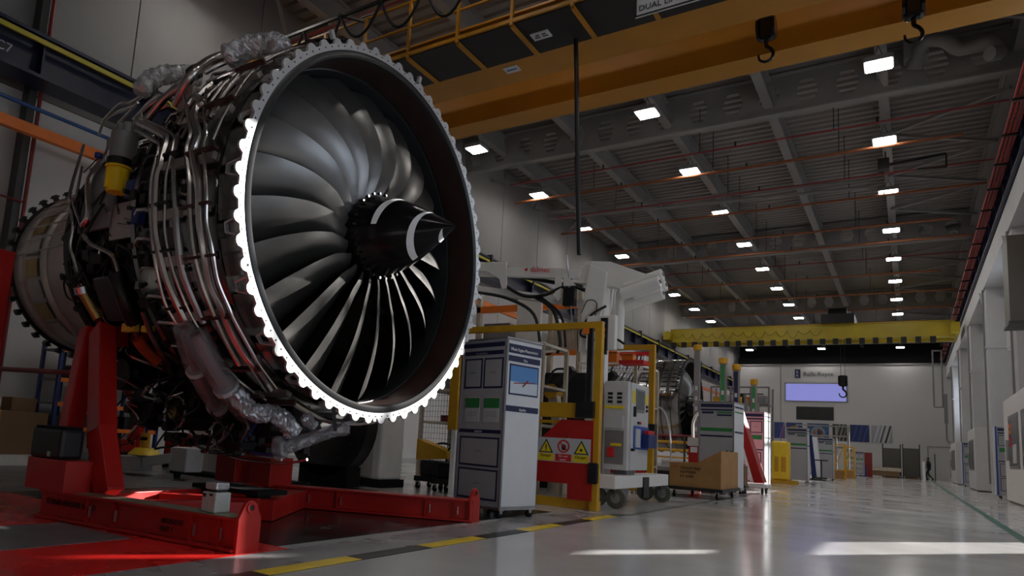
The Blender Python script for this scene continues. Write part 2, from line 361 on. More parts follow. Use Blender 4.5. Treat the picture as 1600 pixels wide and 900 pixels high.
# ceiling lights
names_x = {-.38: 'right', -5.7: 'middle', -11.1: 'left'}
proto = None; ysl = [8.0, 12.45, 17.5, 21.95, 26.4, 30.9, 35.35, 39.8, 44.3, 48.7, 53.2, 57.7, 62.75]
ordn = ['right above the engine', 'over the crane walkway', 'first', 'second', 'third', 'fourth', 'fifth', 'sixth', 'seventh', 'eighth', 'ninth', 'tenth', 'last']
for x in names_x:
    for i, y in enumerate(ysl):
        lab = 'square white ceiling light in the %s row, %s' % (names_x[x], ordn[i]+(' beyond the orange crane' if i > 1 and i < 12 else ' before the far wall' if i == 12 else ''))
        if proto is None:
            proto = thing('ceiling_light', lab, 'light', (x, y, 9.84), group='square ceiling lights')
            B(-.25, .25, -.24, .24, .0, .02).build('lens', LIGHTM, proto); MB().box(-.29, .29, -.28, .28, .02, .13).box(-.15, .15, -.12, .12, .13, .2).build('housing', GREYM, proto)
            MB().tube([(-.1, 0, .2), (0, 0, .5), (.1, 0, .2)], .012, 5).build('hanger', BLK, proto)
        else:
            if x == -5.7 and i in (10, 11) or False: pass
            dup(proto, (x, y, 9.84), lab)
for y_, l_ in ((-1.5, 'unseen square white ceiling light added to the right row, behind the camera'), (3.5, 'unseen square white ceiling light added to the right row, over the camera')): dup(proto, (-.38, y_, 9.84), l_)  # added out of view to brighten the near floor
# ---- near overhead crane (double girder) ----
cr = thing('overhead_crane', 'large orange-yellow double-girder overhead crane above the engine', 'crane', (0, 0, 7.6))
X0, X1 = XL+.7, 2.2
for (ya, yb, gh) in ((10.12, 10.82, .92), (11.9, 12.45, .92)):
    MB().box(X0, X1, ya, yb, 0, .04).build('flange', CRANE, cr); MB().box(X0, X1, ya+.06, yb-.06, .04, gh).build('girder_web', CRANE, cr); MB().box(X0, X1, ya, yb, gh, gh+.04).build('top_flange', CRANE, cr)
for x in (X0-.15, X1-.15): B(x, x+.35, 9.6, 13.0, .3, .95).build('end_carriage', CRANE, cr)
B(X0, X1, 9.12, 10.1, -.02, .02).build('walkway_floor', mat('walkway_grating', (.004, .004, .005), .6), cr)
MB().bar((X0, 9.1, .03), (X1, 9.1, .03), .04, .06).build('walkway_kerb', CRANE, cr)
for j in range(14):
    x = X0+.3+j*1.06
    MB().bar((x, 9.12, -.05), (x, 10.12, -.05), .06, .05).build('walkway_bracket', CRANE, cr)
    MB().bar((x, 9.1, -.05), (x, 9.1, 1.05), .05).build('railing_post', CRANE, cr)
for z in (.55, 1.05): MB().bar((X0, 9.1, z), (X1, 9.1, z), .035).build('handrail', CRANE, cr)
MB().box(X0, X1, 8.75, 8.8, .28, .34).build('festoon_rail', BLK, cr) if False else None
MB().bar((X0, 8.75, 1.0), (X1, 8.75, 1.0), .05).build('festoon_rail', BLK, cr)
for j in range(7): MB().bar((X0+1+j*2.1, 8.7, 1.02), (X0+1.3+j*2.1, 9.1, 1.02), .05).build('festoon_arm', BLK, cr)
for j in range(14):
    x = X0+.2+j*.98
    pts = [(x+.98*t, 8.75, 1.0-1.0*(1-(2*t-1)**2)*(.55+.1*(j % 3))) for t in [q/12 for q in range(13)]]
    MB().tube(pts, .026, 6).build('festoon_cable', RUB, cr, smooth=True)
pl = thing('crane_notice', 'white rectangular notice with arrows under the crane walkway', 'sign', (-4.95, 9.6, 7.56))
B(-.16, .16, -.1, .1, 0, .02).build('plate', PAPER, pl); MB().box(-.12, -.02, .01, .04, -.004, 0).box(.02, .12, .01, .04, -.004, 0).box(-.09, -.02, -.05, -.02, -.004, 0).box(.03, .1, -.05, -.02, -.004, 0).build('mark', BLK, pl)
pl = thing('crane_label', 'small white label on the underside of the near crane girder', 'sign', (-5.9, 10.35, 7.585))
B(-.14, .14, -.1, .1, -.004, .01).build('plate', PAPER, pl); MB().box(-.1, .1, -.02, .02, -.008, -.004).build('mark', BLUEI, pl)
sg = thing('crane_capacity_sign', 'large white lift sign hanging from the crane walkway at the top', 'sign', (-2.72, 9.0, 6.98))
B(-.42, .52, 0, .03, 0, .8).build('plate', PAPER, sg); MB().box(-.42, .52, -.012, 0, 0, .02).box(-.42, -.4, -.012, 0, 0, .8).build('border', BLK, sg)
word('DUAL LIFT 10', .125, (-.37, -.006, .08), (0, -1, 0), BLK, sg); word('MON', .125, (-.37, -.006, .26), (0, -1, 0), BLK, sg)
B(-.3, -.26, .0, .09, .55, .85).build('hanger', BLK, sg); B(.3, .34, .0, .09, .55, .85).build('hanger', BLK, sg)
def hook(name, loc, lab, top, sc=1):
    t = thing(name, lab, 'hook', loc)
    MB().box(-.13*sc, .13*sc, -.1*sc, .1*sc, .0, .38*sc).build('pulley_block', BLKG, t, bevel=.05*sc)
    for sx in (-1, 1): MB().cyl((sx*.08*sc, 0, .1*sc), (sx*.08*sc, 0, .3*sc), .06*sc, 12).build('sheave', BLKG, t, smooth=True) if sc < 0 else MB().cyl((sx*.14*sc, 0, .2*sc), (sx*.10*sc, 0, .2*sc), .17*sc, 16).build('sheave', BLKG, t, smooth=True)
    pts = [(0, 0, 0), (0, 0, -.1), (.06, 0, -.16), (.1, 0, -.25), (.07, 0, -.34), (-.02, 0, -.37), (-.1, 0, -.32), (-.12, 0, -.23)]
    MB().tube(smoothpts([(a*sc, b*sc, c*sc) for a, b, c in pts], 3), .035*sc, 8, rr=[.035*sc*(1-.5*(i/21)) for i in range(22)]).build('hook', BLKG, t, smooth=True)
    for sx in (-.06, .06):
        MB().cyl((sx*sc, 0, .35*sc), (sx*sc, 0, top), .012, 5).build('wire_rope', BLK, t)
    return t
hook('crane_hook', (-1.78, 11.4, 7.55), 'black lifting hook under the orange crane, left of the two', 1.3, 1)
hook('crane_hook', (.2, 11.4, 7.32), 'black lifting hook at the top edge, right of the two', 1.5, 1)
hook('crane_hook', (-2.91, 43.25, 4.95), 'dark hook hanging on long ropes before the far wall', 2.63, 1.6)
pc = thing('pendant_cable', 'thick black pendant cable hanging from the orange crane walkway', 'cable', (-4.5, 10.0, 0))
MB().tube([(0, .0, 7.6), (.02, .1, 6.5), (.06, .15, 5.2), (.12, .2, 3.9)], .04, 8).build('cable', BLK, pc, smooth=True)
MB().tube(smoothpts([(.02, .0, 7.7), (.1, 0, 8.0), (.02, -.1, 8.2), (.12, -.2, 8.5)]), .02, 6).build('loop', BLK, pc, smooth=True)
# ---- far crane ----
fc = thing('overhead_crane', 'yellow overhead crane far down the hall', 'crane', (0, 43, 7.55))
for ya in (0, 1.5):
    MB().box(-12.2, 2.1, ya, ya+.5, 0, .05).build('flange', CRANEF, fc); MB().box(-12.2, 2.1, ya+.05, ya+.45, .05, .8).build('girder_web', CRANEF, fc); MB().box(-12.2, 2.1, ya, ya+.5, .8, .85).build('top_flange', CRANEF, fc)
for x in (-12.4, 1.9): B(x, x+.35, -.8, 2.8, .1, .6).build('end_carriage', CRANEF, fc)
MB().box(-3.9, -2.3, -.3, 2.2, .85, 1.35).build('trolley', BLK, fc); MB().cyl((-3.6, .8, 1.5), (-2.7, .8, 1.5), .38, 16).build('drum', BLK, fc)
for j in range(24):
    x = -12+j*.58
    MB().tube([(x+.58*t, -.12, .5-(.22+.1*(j % 3))*(1-(2*t-1)**2)) for t in [q/6 for q in range(7)]], .012, 5).build('festoon_cable', BLK, fc) if j < 14 else None
for j in range(22): B(-12+j*.62, -11.75+j*.62, -.5, -.25, -.35, -.05).build('conduit_clip', DARKW, fc)
# ---- left crane girder with busbar, orange beam, pipe, column ----
lg = thing('crane_runway_girder', 'navy crane girder with a yellow stripe along the left wall', 'girder', (-11.95, -3, 6.25))
MB().box(-.25, .25, 0, 64, 0, .06).box(-.03, .03, 0, 64, .06, .7).box(-.25, .25, 0, 64, .7, .76).build('beam', NAVY, lg)
for j in range(32): B(-.22, .22, j*2, j*2+.04, .06, .7).build('stiffener', NAVY, lg)
for j in range(20): B(.25, .29, j*3.2+.1+.35, j*3.2+3.1+.35, .56, .64).build('busbar_section', STRIPE, lg)
for j in range(20): B(.1, .3, j*3.2-.02+.35, j*3.2+.08+.35, .5, .85).build('busbar_clamp', BLK, lg)
word('C7', .22, (.04, 7.35, .28), (1, 0, 0), PAPER, lg)
lc = thing('wall_column', 'dark grey steel column with a red pipe edge on the left wall', 'column', (-12.55, 5.12, 0))
MB().box(0, .25, 0, .12, 0, 11).build('shaft', mat('dark_column', (.05, .048, .045), .5), lc); MB().cyl((.29, .16, 0), (.29, .16, 11), .035, 8).build('red_pipe', DRED, lc); MB().cyl((.29, -.9, 4.3), (.29, .16, 4.3), .02, 6).build('branch_pipe', DRED, lc)
ob = tag(MB().box(-12.0, -11.88, -3, 62, 5.34, 5.52).build('orange_rail', ORANGE), 'orange horizontal rail along the left wall', 'rail')
tag(MB().cyl((-11.95, -3, 5.82), (-11.95, 14, 5.82), .035, 10).build('air_pipe', BLUEP, smooth=True), 'thin blue pipe above the orange rail on the left wall', 'pipe')
# ---- far wall fittings ----
wn = struct(MB().box(-8.42, -4.06, YF-.05, YF-.01, 5.68, 7.08).build('window_5', WINL))
MB().box(-8.5, -3.98, YF-.08, YF-.0, 7.08, 7.16).box(-8.5, -3.98, YF-.08, YF-.0, 5.6, 5.68).box(-8.5, -8.42, YF-.08, YF, 5.6, 7.16).box(-4.06, -3.98, YF-.08, YF, 5.6, 7.16).build('window_frame', GREYM, wn)
lo = thing('wall_emblem', 'dark blue company emblem and lettering high on the far wall', 'sign', (-7.74, YF-.01, 7.55))
B(0, .42, -.04, 0, .0, .72).build('badge', NAVYI, lo)
for zz in (.4, .12): word('R', .3, (.1, -.045, zz-.02), (0, -1, 0), PAPER, lo, 'badge_letter')
word('Rolls-Royce', .455, (.62, -.02, .18), (0, -1, 0), BLK, lo, ext=.01)
pb = thing('wall_banner', 'long black banner with grey engine outline on the far wall', 'poster', (-6.3, YF-.02, 4.65))
B(-1.35, 1.35, -.03, 0, -.52, .55).build('board', BLK, pb)
for j, q in enumerate((.18, .24, .2, .16)): MB().lathe([(0, q-.02), (0, q), (.004, q), (.004, q-.02)], 20, M=Matrix.Translation((-.7+j*.42, -.036, 0)) @ Matrix.Rotation(PI/2, 4, 'Z'), closed=True).build('outline', mat('outline_grey', (.03, .03, .03), .5), pb)
def poster(x0, x1, lab, cols, kind):
    t = thing('wall_poster', lab, 'poster', ((x0+x1)/2, YF-.02, 3.2), group='picture panels on the far wall'); w = (x1-x0)/2; h = .66
    B(-w, w, -.03, 0, -h, h).build('board', mat('print_%s_0' % kind, cols[0], .4), t)
    for j, c in enumerate(cols[1:]):
        m_ = mat('print_%s_%d' % (kind, j+1), c, .4); mb = MB()
        if kind in ('fan', 'ringblue', 'arc'):
            rr = .52-.15*j; mb.add([(rr*math.cos(a*PI/12)*1.0, -.032-.002*j, rr*math.sin(a*PI/12)-.1) for a in range(24)], [tuple(range(24))])
        else:
            for q in range(3+j):
                x = -w+.1+q*(2*w/(3.6+j)); x1_ = min(x+.12, w); mb.add([(x, -.032-.002*j, -h), (x1_, -.032-.002*j, -h), (min(x1_+.35, w), -.032-.002*j, h), (min(x+.35, w), -.032-.002*j, h)], [(0,1,2,3)])
        mb.build('print', m_, t)
poster(-9.3, -8.5, 'poster of blue and orange shapes at the left of the wall row', [(.03, .05, .15), (.6, .2, .03), (.02, .06, .3)], 'orange')
poster(-8.4, -7.2, 'poster of a blue engine ring, second in the wall row', [(.02, .05, .16), (.30, .16, .03), (.01, .03, .12)], 'ringblue')
poster(-6.85, -5.3, 'poster of a blue arc, third in the wall row', [(.03, .07, .16), (.12, .25, .35), (.25, .06, .01), (.01, .03, .1)], 'arc')
poster(-5.05, -4.06, 'poster of grey metal fan blades, fourth in the wall row', [(.02, .02, .02), (.2, .18, .15)], 'blades')
poster(-3.84, -2.55, 'poster of dark blue waves, fifth in the wall row', [(.01, .02, .08), (.02, .05, .25)], 'waves')
poster(-2.4, -1.04, 'black and white aircraft poster, last in the wall row', [(.3, .3, .32), (.02, .02, .02), (.5, .5, .5)], 'plane')
dr = struct(B(1.2, 2.6, YF-.04, YF, 0, 2.4).build('door_1', WALLF)); B(1.3, 1.36, YF-.08, YF-.04, 1.0, 1.2).build('door_handle', GREYM, dr); MB().box(1.14, 1.2, YF-.06, YF, 0, 2.46).box(2.6, 2.66, YF-.06, YF, 0, 2.46).box(1.14, 2.66, YF-.06, YF, 2.4, 2.46).build('door_frame', GREYM, dr)
t = thing('drain_pipes', 'grey pipework and long box at the right end of the far wall', 'pipe', (1.5, 58, 0))
MB().cyl((0, 0, 5.0), (0, 0, 8.9), .05, 6).cyl((.5, 0, 5.0), (.5, 0, 8.9), .05, 6).cyl((-.05, 0, 8.9), (.5, 0, 8.9), .05, 6).cyl((0, 0, 5.0), (.6, 0, 5.0), .04, 6).build('pipe', STEEL, t)
B(.55, .75, -.2, .1, 3.9, 5.9).build('long_box', GREYM, t); MB().cyl((.65, 0, 2.8), (.65, 0, 3.9), .05, 6).tube([(.65, 0, 2.8), (.75, 0, 2.6), (.85, 0, 2.7)], .05, 6).build('tail', GREYM, t)

# ================= THE ENGINE =================
EX, EY, EZ = -3.91, 4.70, 2.60
def pol(s, r, a): return Vector((-s, -r*math.cos(R(a)), r*math.sin(R(a))))
def arcplate(s0, s1, r0, r1, a0, a1, seg=6, M=None): return MB().lathe([(s0, r0), (s0, r1), (s1, r1), (s1, r0)], seg, a0, a1, M, closed=True)
def lerp(tab, x):
    for (a, b), (c, d) in zip(tab, tab[1:]):
        if x <= c: return b+(d-b)*(x-a)/(c-a)
    return tab[-1][1]
RR0, RR1 = .37, 1.505
def blade_mesh(n=14, m=9):
    vs = []; fs = []
    for i in range(n):
        t = i/(n-1); r = RR0+(RR1-RR0)*t
        sle = .12-.42*t+.74*t*t
        bump = lerp([(0, 0), (.08, 4), (.2, 8.5), (.42, 8), (.67, 5.5), (.87, 3), (1, .5)], t)
        ch = .36+.22*t; st = R(42+15*t)
        ds, dt = ch*math.cos(st), -ch*math.sin(st)
        cs, ct = ds*.42, dt*.58                       # camber control: leading part lies more along the disc
        tw = .018*(1-.6*t)
        row = []
        for side in (1, -1):
            for j in (range(m) if side == 1 else range(m-2, 0, -1)):
                u = j/(m-1); s_ = 2*u*(1-u)*cs+u*u*ds; t_ = 2*u*(1-u)*ct+u*u*dt
                th = tw*math.sin(PI*min(1, u*1.05)**.6)*side+.0012*side
                s_ += th*math.sin(st)*-1; t_ += th*math.cos(st)*-1 if False else -th*math.cos(st)
                a = 90+bump+math.degrees(t_/r); row.append(pol(sle+s_, r, a))
        vs += row
    k = 2*m-2
    for i in range(n-1):
        for j in range(k): fs.append((i*k+j, i*k+(j+1) % k, (i+1)*k+(j+1) % k, (i+1)*k+j))
    fs.append(tuple(range(k))); fs.append(tuple((n-1)*k+j for j in range(k)))
    b = MB().add(vs, fs).build('fan_blade', BLADE, smooth=True); me = b.data; bpy.data.objects.remove(b); return me
BM = blade_mesh()
def rim_mesh(teeth=60, m=RIM):
    vs = []; fs = []; n = teeth*8
    for k in range(n):
        ph = (k % 8); ro = 1.694 if ph in (1, 2) else 1.684 if ph in (0, 3) else 1.650
        a = 360*k/n
        for s_ in (0, .022):
            vs.append(pol(s_, 1.600, a)); vs.append(pol(s_, ro, a))
    for k in range(n):
        q = ((k+1) % n)*4; p = k*4
        fs += [(p, p+1, q+1, q), (p+2, q+2, q+3, p+3), (p+1, p+3, q+3, q+1), (p, q, q+2, p+2)]
    return MB().add(vs, fs)
def make_engine(lab, loc, full=True):
    e = thing('turbofan_engine', lab, 'engine', loc)
    sc = MB().lathe([(.62, .1), (.45, .345), (.30, .372), (.06, .372), (.03, .36), (-.04, .345)], 64).build('fan_hub', BLKG, e, smooth=True)
    MB().lathe([(-.04, .345), (-.15, .322), (-.3, .262), (-.45, .19), (-.6, .105), (-.7, .045), (-.76, .004)], 64).build('spinner', BLKG, e, smooth=True)
    # white spiral on the spinner: three arcs seen in the photograph
    def cone_r(s): return lerp([(-.76, .004), (-.7, .045), (-.6, .105), (-.45, .19), (-.3, .262), (-.15, .322), (-.04, .345), (.1, .35)], s)+.0035
    def spiral(a0, a1, s0, s1, w0, w1, nn=24):
        vs = []; fs = []
        for i in range(nn+1):
            t = i/nn; a = a0+(a1-a0)*t; s_ = s0+(s1-s0)*t; w_ = max(.002, w0+(w1-w0)*t+.0)
            wd = w_*math.sin(PI*min(1, .12+t*.95))**.35
            vs += [pol(s_-wd/2, cone_r(s_-wd/2), a), pol(s_+wd/2, cone_r(s_+wd/2), a)]
        for i in range(nn): fs.append((2*i, 2*i+1, 2*i+3, 2*i+2))
        MB().add(vs, fs).build('spiral_mark', mat('spiral_white', (.85, .85, .85), .5), e, smooth=True)
    spiral(0, 105, -.135, -.26, .07, .03); spiral(-95, 85, -.35, -.56, .075, .03); spiral(-125, -20, -.595, -.675, .06, .015)
    for k in range(22):
        share('fan_blade', BM, e, Matrix.Rotation(-R(360/22*k+4), 4, 'X'))
    if full:
        for k in range(28):
            a = 360/28*k; mb = MB().cyl(pol(.045, .385, a), pol(.015, .385, a), .013, 6)
            mb.build('hub_bolt', DARKM, e, smooth=False)
    # casing inside
    MB().lathe([(.004, 1.602), (-.006, 1.592), (-.012, 1.556), (.0, 1.540), (.03, 1.536)], 128).build('black_lip', BLK, e, smooth=True)
    MB().lathe([(.03, 1.536), (.10, 1.530), (.30, 1.522)], 128).build('front_liner', LINERR, e, smooth=True)
    MB().lathe([(.30, 1.522), (.305, 1.535), (.325, 1.535), (.33, 1.518), (.95, 1.515), (1.5, 1.46)], 128).build('fan_track_liner', LINER, e, smooth=True)
    MB().lathe([(1.5, 1.46), (1.52, .4)], 64).build('rear_bulkhead', BLK, e)
    MB().lathe([(.62, .55), (.66, .62), (1.5, .80)], 64).build('core_splitter', DARKM, e, smooth=True)
    MB().lathe([(.62, .55), (.66, .50), (1.4, .45)], 64).build('core_inlet', DARKM, e, smooth=True)
    vane = None
    for k in range(44):
        a = 360/44*k
        if vane is None:
            vs = [pol(s_, r, 90+o+d) for r in (.66, 1.1, 1.50) for s_, o in ((1.0, 0), (1.12, -2.2*.8/r), (1.3, -3*.8/r)) for d in (0, .5)]
            fs = []
            for i in range(2):
                for j in range(2):
                    for d in range(2): b = i*6+j*2+d; fs.append((b, b+2, b+8, b+6))
            o = MB().add(vs, fs).build('outlet_vane', mat('vane_tan', (.28, .26, .23), .4, metal=.5), e, smooth=True); vane = o.data; o.matrix_local = Matrix.Rotation(-R(a), 4, 'X')
        else: share('outlet_vane', vane, e, Matrix.Rotation(-R(a), 4, 'X'))
    rim_mesh().build('front_flange', RIM if full else DARKM, e)
    if full:
        mb = MB()
        for k in range(120):
            a = 3*k+.9; mb.cyl(pol(.001, 1.630, a), pol(-.003, 1.630, a), .0075, 6)
        mb.build('flange_bolts', BLK, e, kind='stuff')
    prof = [(.02, 1.575), (.05, 1.552), (.30, 1.552), (.305, 1.60), (.33, 1.60), (.335, 1.56), (.47, 1.575), (.62, 1.56), (.625, 1.615), (.65, 1.615), (.655, 1.56), (.84, 1.575), (1.0, 1.56), (1.005, 1.61), (1.03, 1.61), (1.035, 1.55), (1.33, 1.53), (1.335, 1.61), (1.39, 1.61), (1.395, 1.46), (1.62, 1.22)]
    MB().lathe(prof, 128).build('fan_case', CASEM, e, smooth=True)
    MB().lathe([(1.62, 1.22), (1.64, 1.05), (2.2, 1.0), (2.95, 1.12)], 64).build('intermediate_case', DARKM, e, smooth=True)
    MB().lathe([(2.93, 1.0), (2.93, 1.30), (3.03, 1.31), (3.05, .95)], 96).build('rear_support_ring', BLK, e, smooth=True)
    MB().lathe([(3.05, .92), (3.5, .90), (3.52, .94), (3.56, .94), (3.58, .91), (4.1, .945), (4.12, .98), (4.17, .98), (4.19, .955), (4.5, .985), (4.52, 1.01), (4.6, 1.01), (4.62, .98), (4.78, .99)], 96).build('turbine_case', COREM, e, smooth=True)
    MB().lathe([(4.78, .99), (4.7, .6), (5.0, .3), (5.2, .02)], 64).build('exhaust_cone', DARKM, e, smooth=True)
    mb = MB().lathe([(4.76, .96), (4.76, 1.02), (4.80, 1.02), (4.80, .96)], 96, closed=True)
    mb.build('rear_flange', DARKM, e, smooth=True)
    if full:
        lug = None
        for k in range(40):
            a = 9*k
            mb = MB().box(-4.81, -4.75, -1.09, -1.0, -.022, .022).box(-4.83, -4.73, -1.075, -1.055, -.035, .035)
            if lug is None: o = mb.build('flange_lug', DARKM, e); lug = o.data; 
            else: share('flange_lug', lug, e, Matrix.Rotation(-R(a), 4, 'X'))
        return e
    return e
E1 = make_engine('huge open turbofan engine held on the red stand, fan facing right', (EX, EY, EZ))
random.seed(11)
# case panels and flange brackets, one every 15 degrees
pmesh = None; bmesh_ = None
for k in range(24):
    a = 1.8+15*k
    if pmesh is None:
        o = arcplate(.045, .29, 1.585, 1.60, 2.6, 12.6, 6).build('case_panel', PANEL, E1, smooth=True, bevel=0); pmesh = o.data
        b1 = MB()
        pts = [pol(.03, 1.63, -2.3), pol(.15, 1.645, -1.2), pol(.15, 1.645, 1.2), pol(.03, 1.63, 2.3)]
        for p, q in zip(pts, pts[1:]): b1.bar(p, q, .012, .03, up=pol(0, 1, 0))
        b1.add([pol(.03, 1.612, -2), pol(.09, 1.614, -1.6), pol(.09, 1.614, 1.6), pol(.03, 1.612, 2), pol(.03, 1.62, -2), pol(.09, 1.622, -1.6), pol(.09, 1.622, 1.6), pol(.03, 1.62, 2)], [(0,1,2,3), (4,5,6,7), (0,1,5,4), (1,2,6,5), (2,3,7,6), (3,0,4,7)])
        o2 = b1.build('flange_bracket', RIM, E1); bmesh_ = o2.data
        for q in (o, o2): q.matrix_local = Matrix.Rotation(-R(a), 4, 'X')
    else:
        share('case_panel', pmesh, E1, Matrix.Rotation(-R(a), 4, 'X')); share('flange_bracket', bmesh_, E1, Matrix.Rotation(-R(a), 4, 'X'))
for a in (38, 22, 7, -7, -19.5, -35, -51, -66, 60, 85, 110):
    arcplate(.34, .62, 1.62, 1.66, a-1.1, a+1.1, 3).build('mounting_strap', BRACK, E1); arcplate(.66, .98, 1.63, 1.67, a-1.3, a+1.3, 3).build('mounting_strap', BRACK, E1)
    arcplate(.22, .56, 1.70, 1.745, a-.35, a+.35, 3).build('pipe_clamp', CLAMP, E1); arcplate(.76, 1.02, 1.66, 1.70, a+3-.35, a+3+.35, 3).build('pipe_clamp', DARKM, E1)
PIPES = [
('case',0.034,[(0.865,1.72,25.4),(0.85,1.72,29.1),(0.665,1.72,24.8),(0.694,1.72,23.2),(0.65,1.72,18.9),(0.494,1.72,12.5),(0.479,1.72,10.1),(0.491,1.72,7.8),(0.455,1.72,5.0),(0.398,1.72,1.3),(0.346,1.72,-3.9),(0.339,1.72,-10.9),(0.325,1.72,-16.1),(0.327,1.72,-20.3),(0.341,1.72,-26.9),(0.305,1.72,-32.4),(0.315,1.72,-39.5),(0.315,1.72,-46.4),(0.296,1.72,-50.3),(0.352,1.72,-59.6)]),
('case',0.014,[(0.762,1.72,31.5),(0.524,1.72,18.8),(0.394,1.72,12.3),(0.376,1.72,7.6),(0.267,1.72,-3.6),(0.268,1.72,-11.4),(0.241,1.72,-16.7),(0.238,1.72,-20.1),(0.249,1.72,-26.0),(0.222,1.72,-33.1),(0.221,1.72,-36.0),(0.212,1.72,-46.7),(0.223,1.72,-49.7),(0.254,1.72,-58.9)]),
('case',0.022,[(1.086,1.72,32.7),(0.753,1.72,20.9),(0.599,1.72,13.9),(0.585,1.72,9.4),(0.563,1.72,6.7),(0.468,1.72,-1.2),(0.448,1.72,-9.7),(0.445,1.72,-17.5),(0.434,1.72,-25.5),(0.419,1.72,-32.2),(0.425,1.72,-41.3),(0.442,1.72,-49.6)]),
('case',0.034,[(1.667,1.68,28.5),(1.097,1.68,18.4),(0.985,1.68,15.5),(0.962,1.68,9.9),(0.952,1.68,6.9),(0.966,1.68,3.1),(0.942,1.68,-9.8),(0.912,1.68,-17.5),(0.893,1.68,-24.6),(0.864,1.68,-30.0),(0.842,1.68,-35.7),(0.837,1.68,-43.8),(0.821,1.68,-50.8)]),
('case',0.014,[(1.715,1.68,31.2),(0.975,1.68,17.8),(0.857,1.68,12.0),(0.844,1.68,3.5),(0.819,1.68,-4.5),(0.823,1.68,-11.8),(0.796,1.68,-20.3),(0.771,1.68,-27.0),(0.746,1.68,-34.9),(0.711,1.68,-41.8)]),
('case',0.016,[(1.599,1.68,24.4),(1.196,1.68,17.1),(1.064,1.68,13.5),(1.041,1.68,3.0),(0.999,1.68,-8.9),(0.992,1.68,-19.2),(1.009,1.68,-29.7),(0.981,1.68,-36.4)]),
('rear',0.034,[(3.17,1.474,52.2),(2.592,1.45,33.0),(2.562,1.45,18.4),(2.342,1.45,3.0),(2.411,1.45,-1.3)]),
('rear',0.02,[(2.398,1.45,-5.0),(2.276,1.45,-8.8),(2.043,1.45,-12.2),(1.923,1.45,-14.9),(1.889,1.45,-20.0)]),
('rear',0.016,[(3.634,1.515,51.7),(2.85,1.45,15.4),(2.739,1.45,8.5),(2.603,1.45,-0.9),(2.63,1.45,-8.0),(2.583,1.45,-12.5),(2.55,1.45,-18.1)]),
('rear',0.014,[(2.937,1.45,28.4),(2.681,1.45,11.7),(2.68,1.45,8.5),(2.44,1.45,-2.1)]),
('rear',0.035,[(2.454,1.45,-35.4),(2.54,1.45,-42.5),(2.68,1.45,-50.4)]),
('orange',0.05,[(2.731,1.45,-52.1),(2.935,1.45,-62.9),(3.444,1.45,-81.5),(3.491,1.672,-91.3)]),
('rear',0.03,[(1.868,1.5,-34.9),(1.885,1.5,-39.1),(1.917,1.5,-43.5)]),
('orange',0.055,[(1.95,1.5,-44.8),(1.957,1.5,-50.0),(1.914,1.5,-55.9)]),
('rear',0.026,[(1.559,1.55,-33.6),(1.618,1.55,-43.4),(1.681,1.55,-53.3),(1.907,1.55,-67.2),(2.346,1.55,-83.3),(2.472,1.844,-89.2),(2.196,1.954,-87.9),(1.882,2.03,-86.9)]),
('rear',0.02,[(2.225,1.5,-48.6),(2.248,1.5,-52.7),(2.008,1.5,-58.4),(1.97,1.5,-65.0),(2.219,1.5,-71.3)]),
('rear',0.012,[(2.716,1.649,-91.6),(2.542,1.896,-88.6),(2.105,2.004,-87.2),(1.565,2.101,-86.0),(0.915,2.11,-85.9),(0.608,2.052,-86.6)]),
('rear',0.012,[(1.955,1.62,-62.6),(2.085,1.62,-79.0),(1.825,2.04,-86.8),(1.28,2.062,-86.5),(0.923,2.074,-86.4)]),
('rear',0.018,[(3.005,1.681,49.7),(2.589,1.768,48.7),(2.426,1.749,48.9),(2.171,1.771,48.6)]),
('rear',0.016,[(3.252,1.568,51.1),(3.021,1.67,49.9),(2.8,1.708,49.4),(2.405,1.709,49.4)]),
('rear',0.03,[(2.565,1.588,50.8),(2.385,1.633,50.3),(2.212,1.676,49.8),(1.99,1.712,49.3)]),
('rear',0.02,[(2.452,1.598,50.7),(2.095,1.669,49.9),(1.726,1.739,49.0),(1.59,1.764,48.7)]),
('rear',0.014,[(2.831,1.612,50.6),(2.57,1.669,49.9),(2.336,1.727,49.2)]),
('rear',0.012,[(1.66,1.5,-3.2),(1.466,1.5,-5.4),(1.282,1.5,-7.0)]),
('rear',0.012,[(1.753,1.5,-4.5),(1.558,1.5,-6.2),(1.3,1.5,-8.4)]),
('rear',0.014,[(1.588,1.45,-16.1),(1.577,1.45,-24.5),(1.577,1.45,-31.4)]),
('case',0.03,[(0.708,1.66,-6.6),(0.705,1.66,-13.4),(0.71,1.66,-21.8),(0.687,1.66,-28.9),(0.672,1.66,-37.3)]),
('case',0.02,[(0.9,1.66,17.3),(0.822,1.66,8.4),(0.746,1.66,-1.2),(0.7,1.66,-8.3)]),
('wrap',0.085,[(0.75,1.78,-36.4),(0.871,1.78,-45.6),(0.971,1.78,-54.9),(1.207,1.78,-68.2),(1.502,1.78,-79.2)]),
('wrap',0.1,[(0.657,1.78,-38.3),(0.685,1.78,-48.9),(0.756,1.78,-59.2),(0.917,1.78,-71.1),(1.475,1.793,-89.8),(1.593,1.876,-88.8)]),
('strap',0.012,[(2.0,1.763,-90.2),(1.924,1.893,-88.6),(1.839,2.034,-86.9),(1.755,1.989,-87.4),(1.739,1.903,-88.5)]),
]
KM = {'case': PIPEM, 'rear': PIPEM, 'orange': OTUBE, 'wrap': WRAP, 'strap': PAPER}
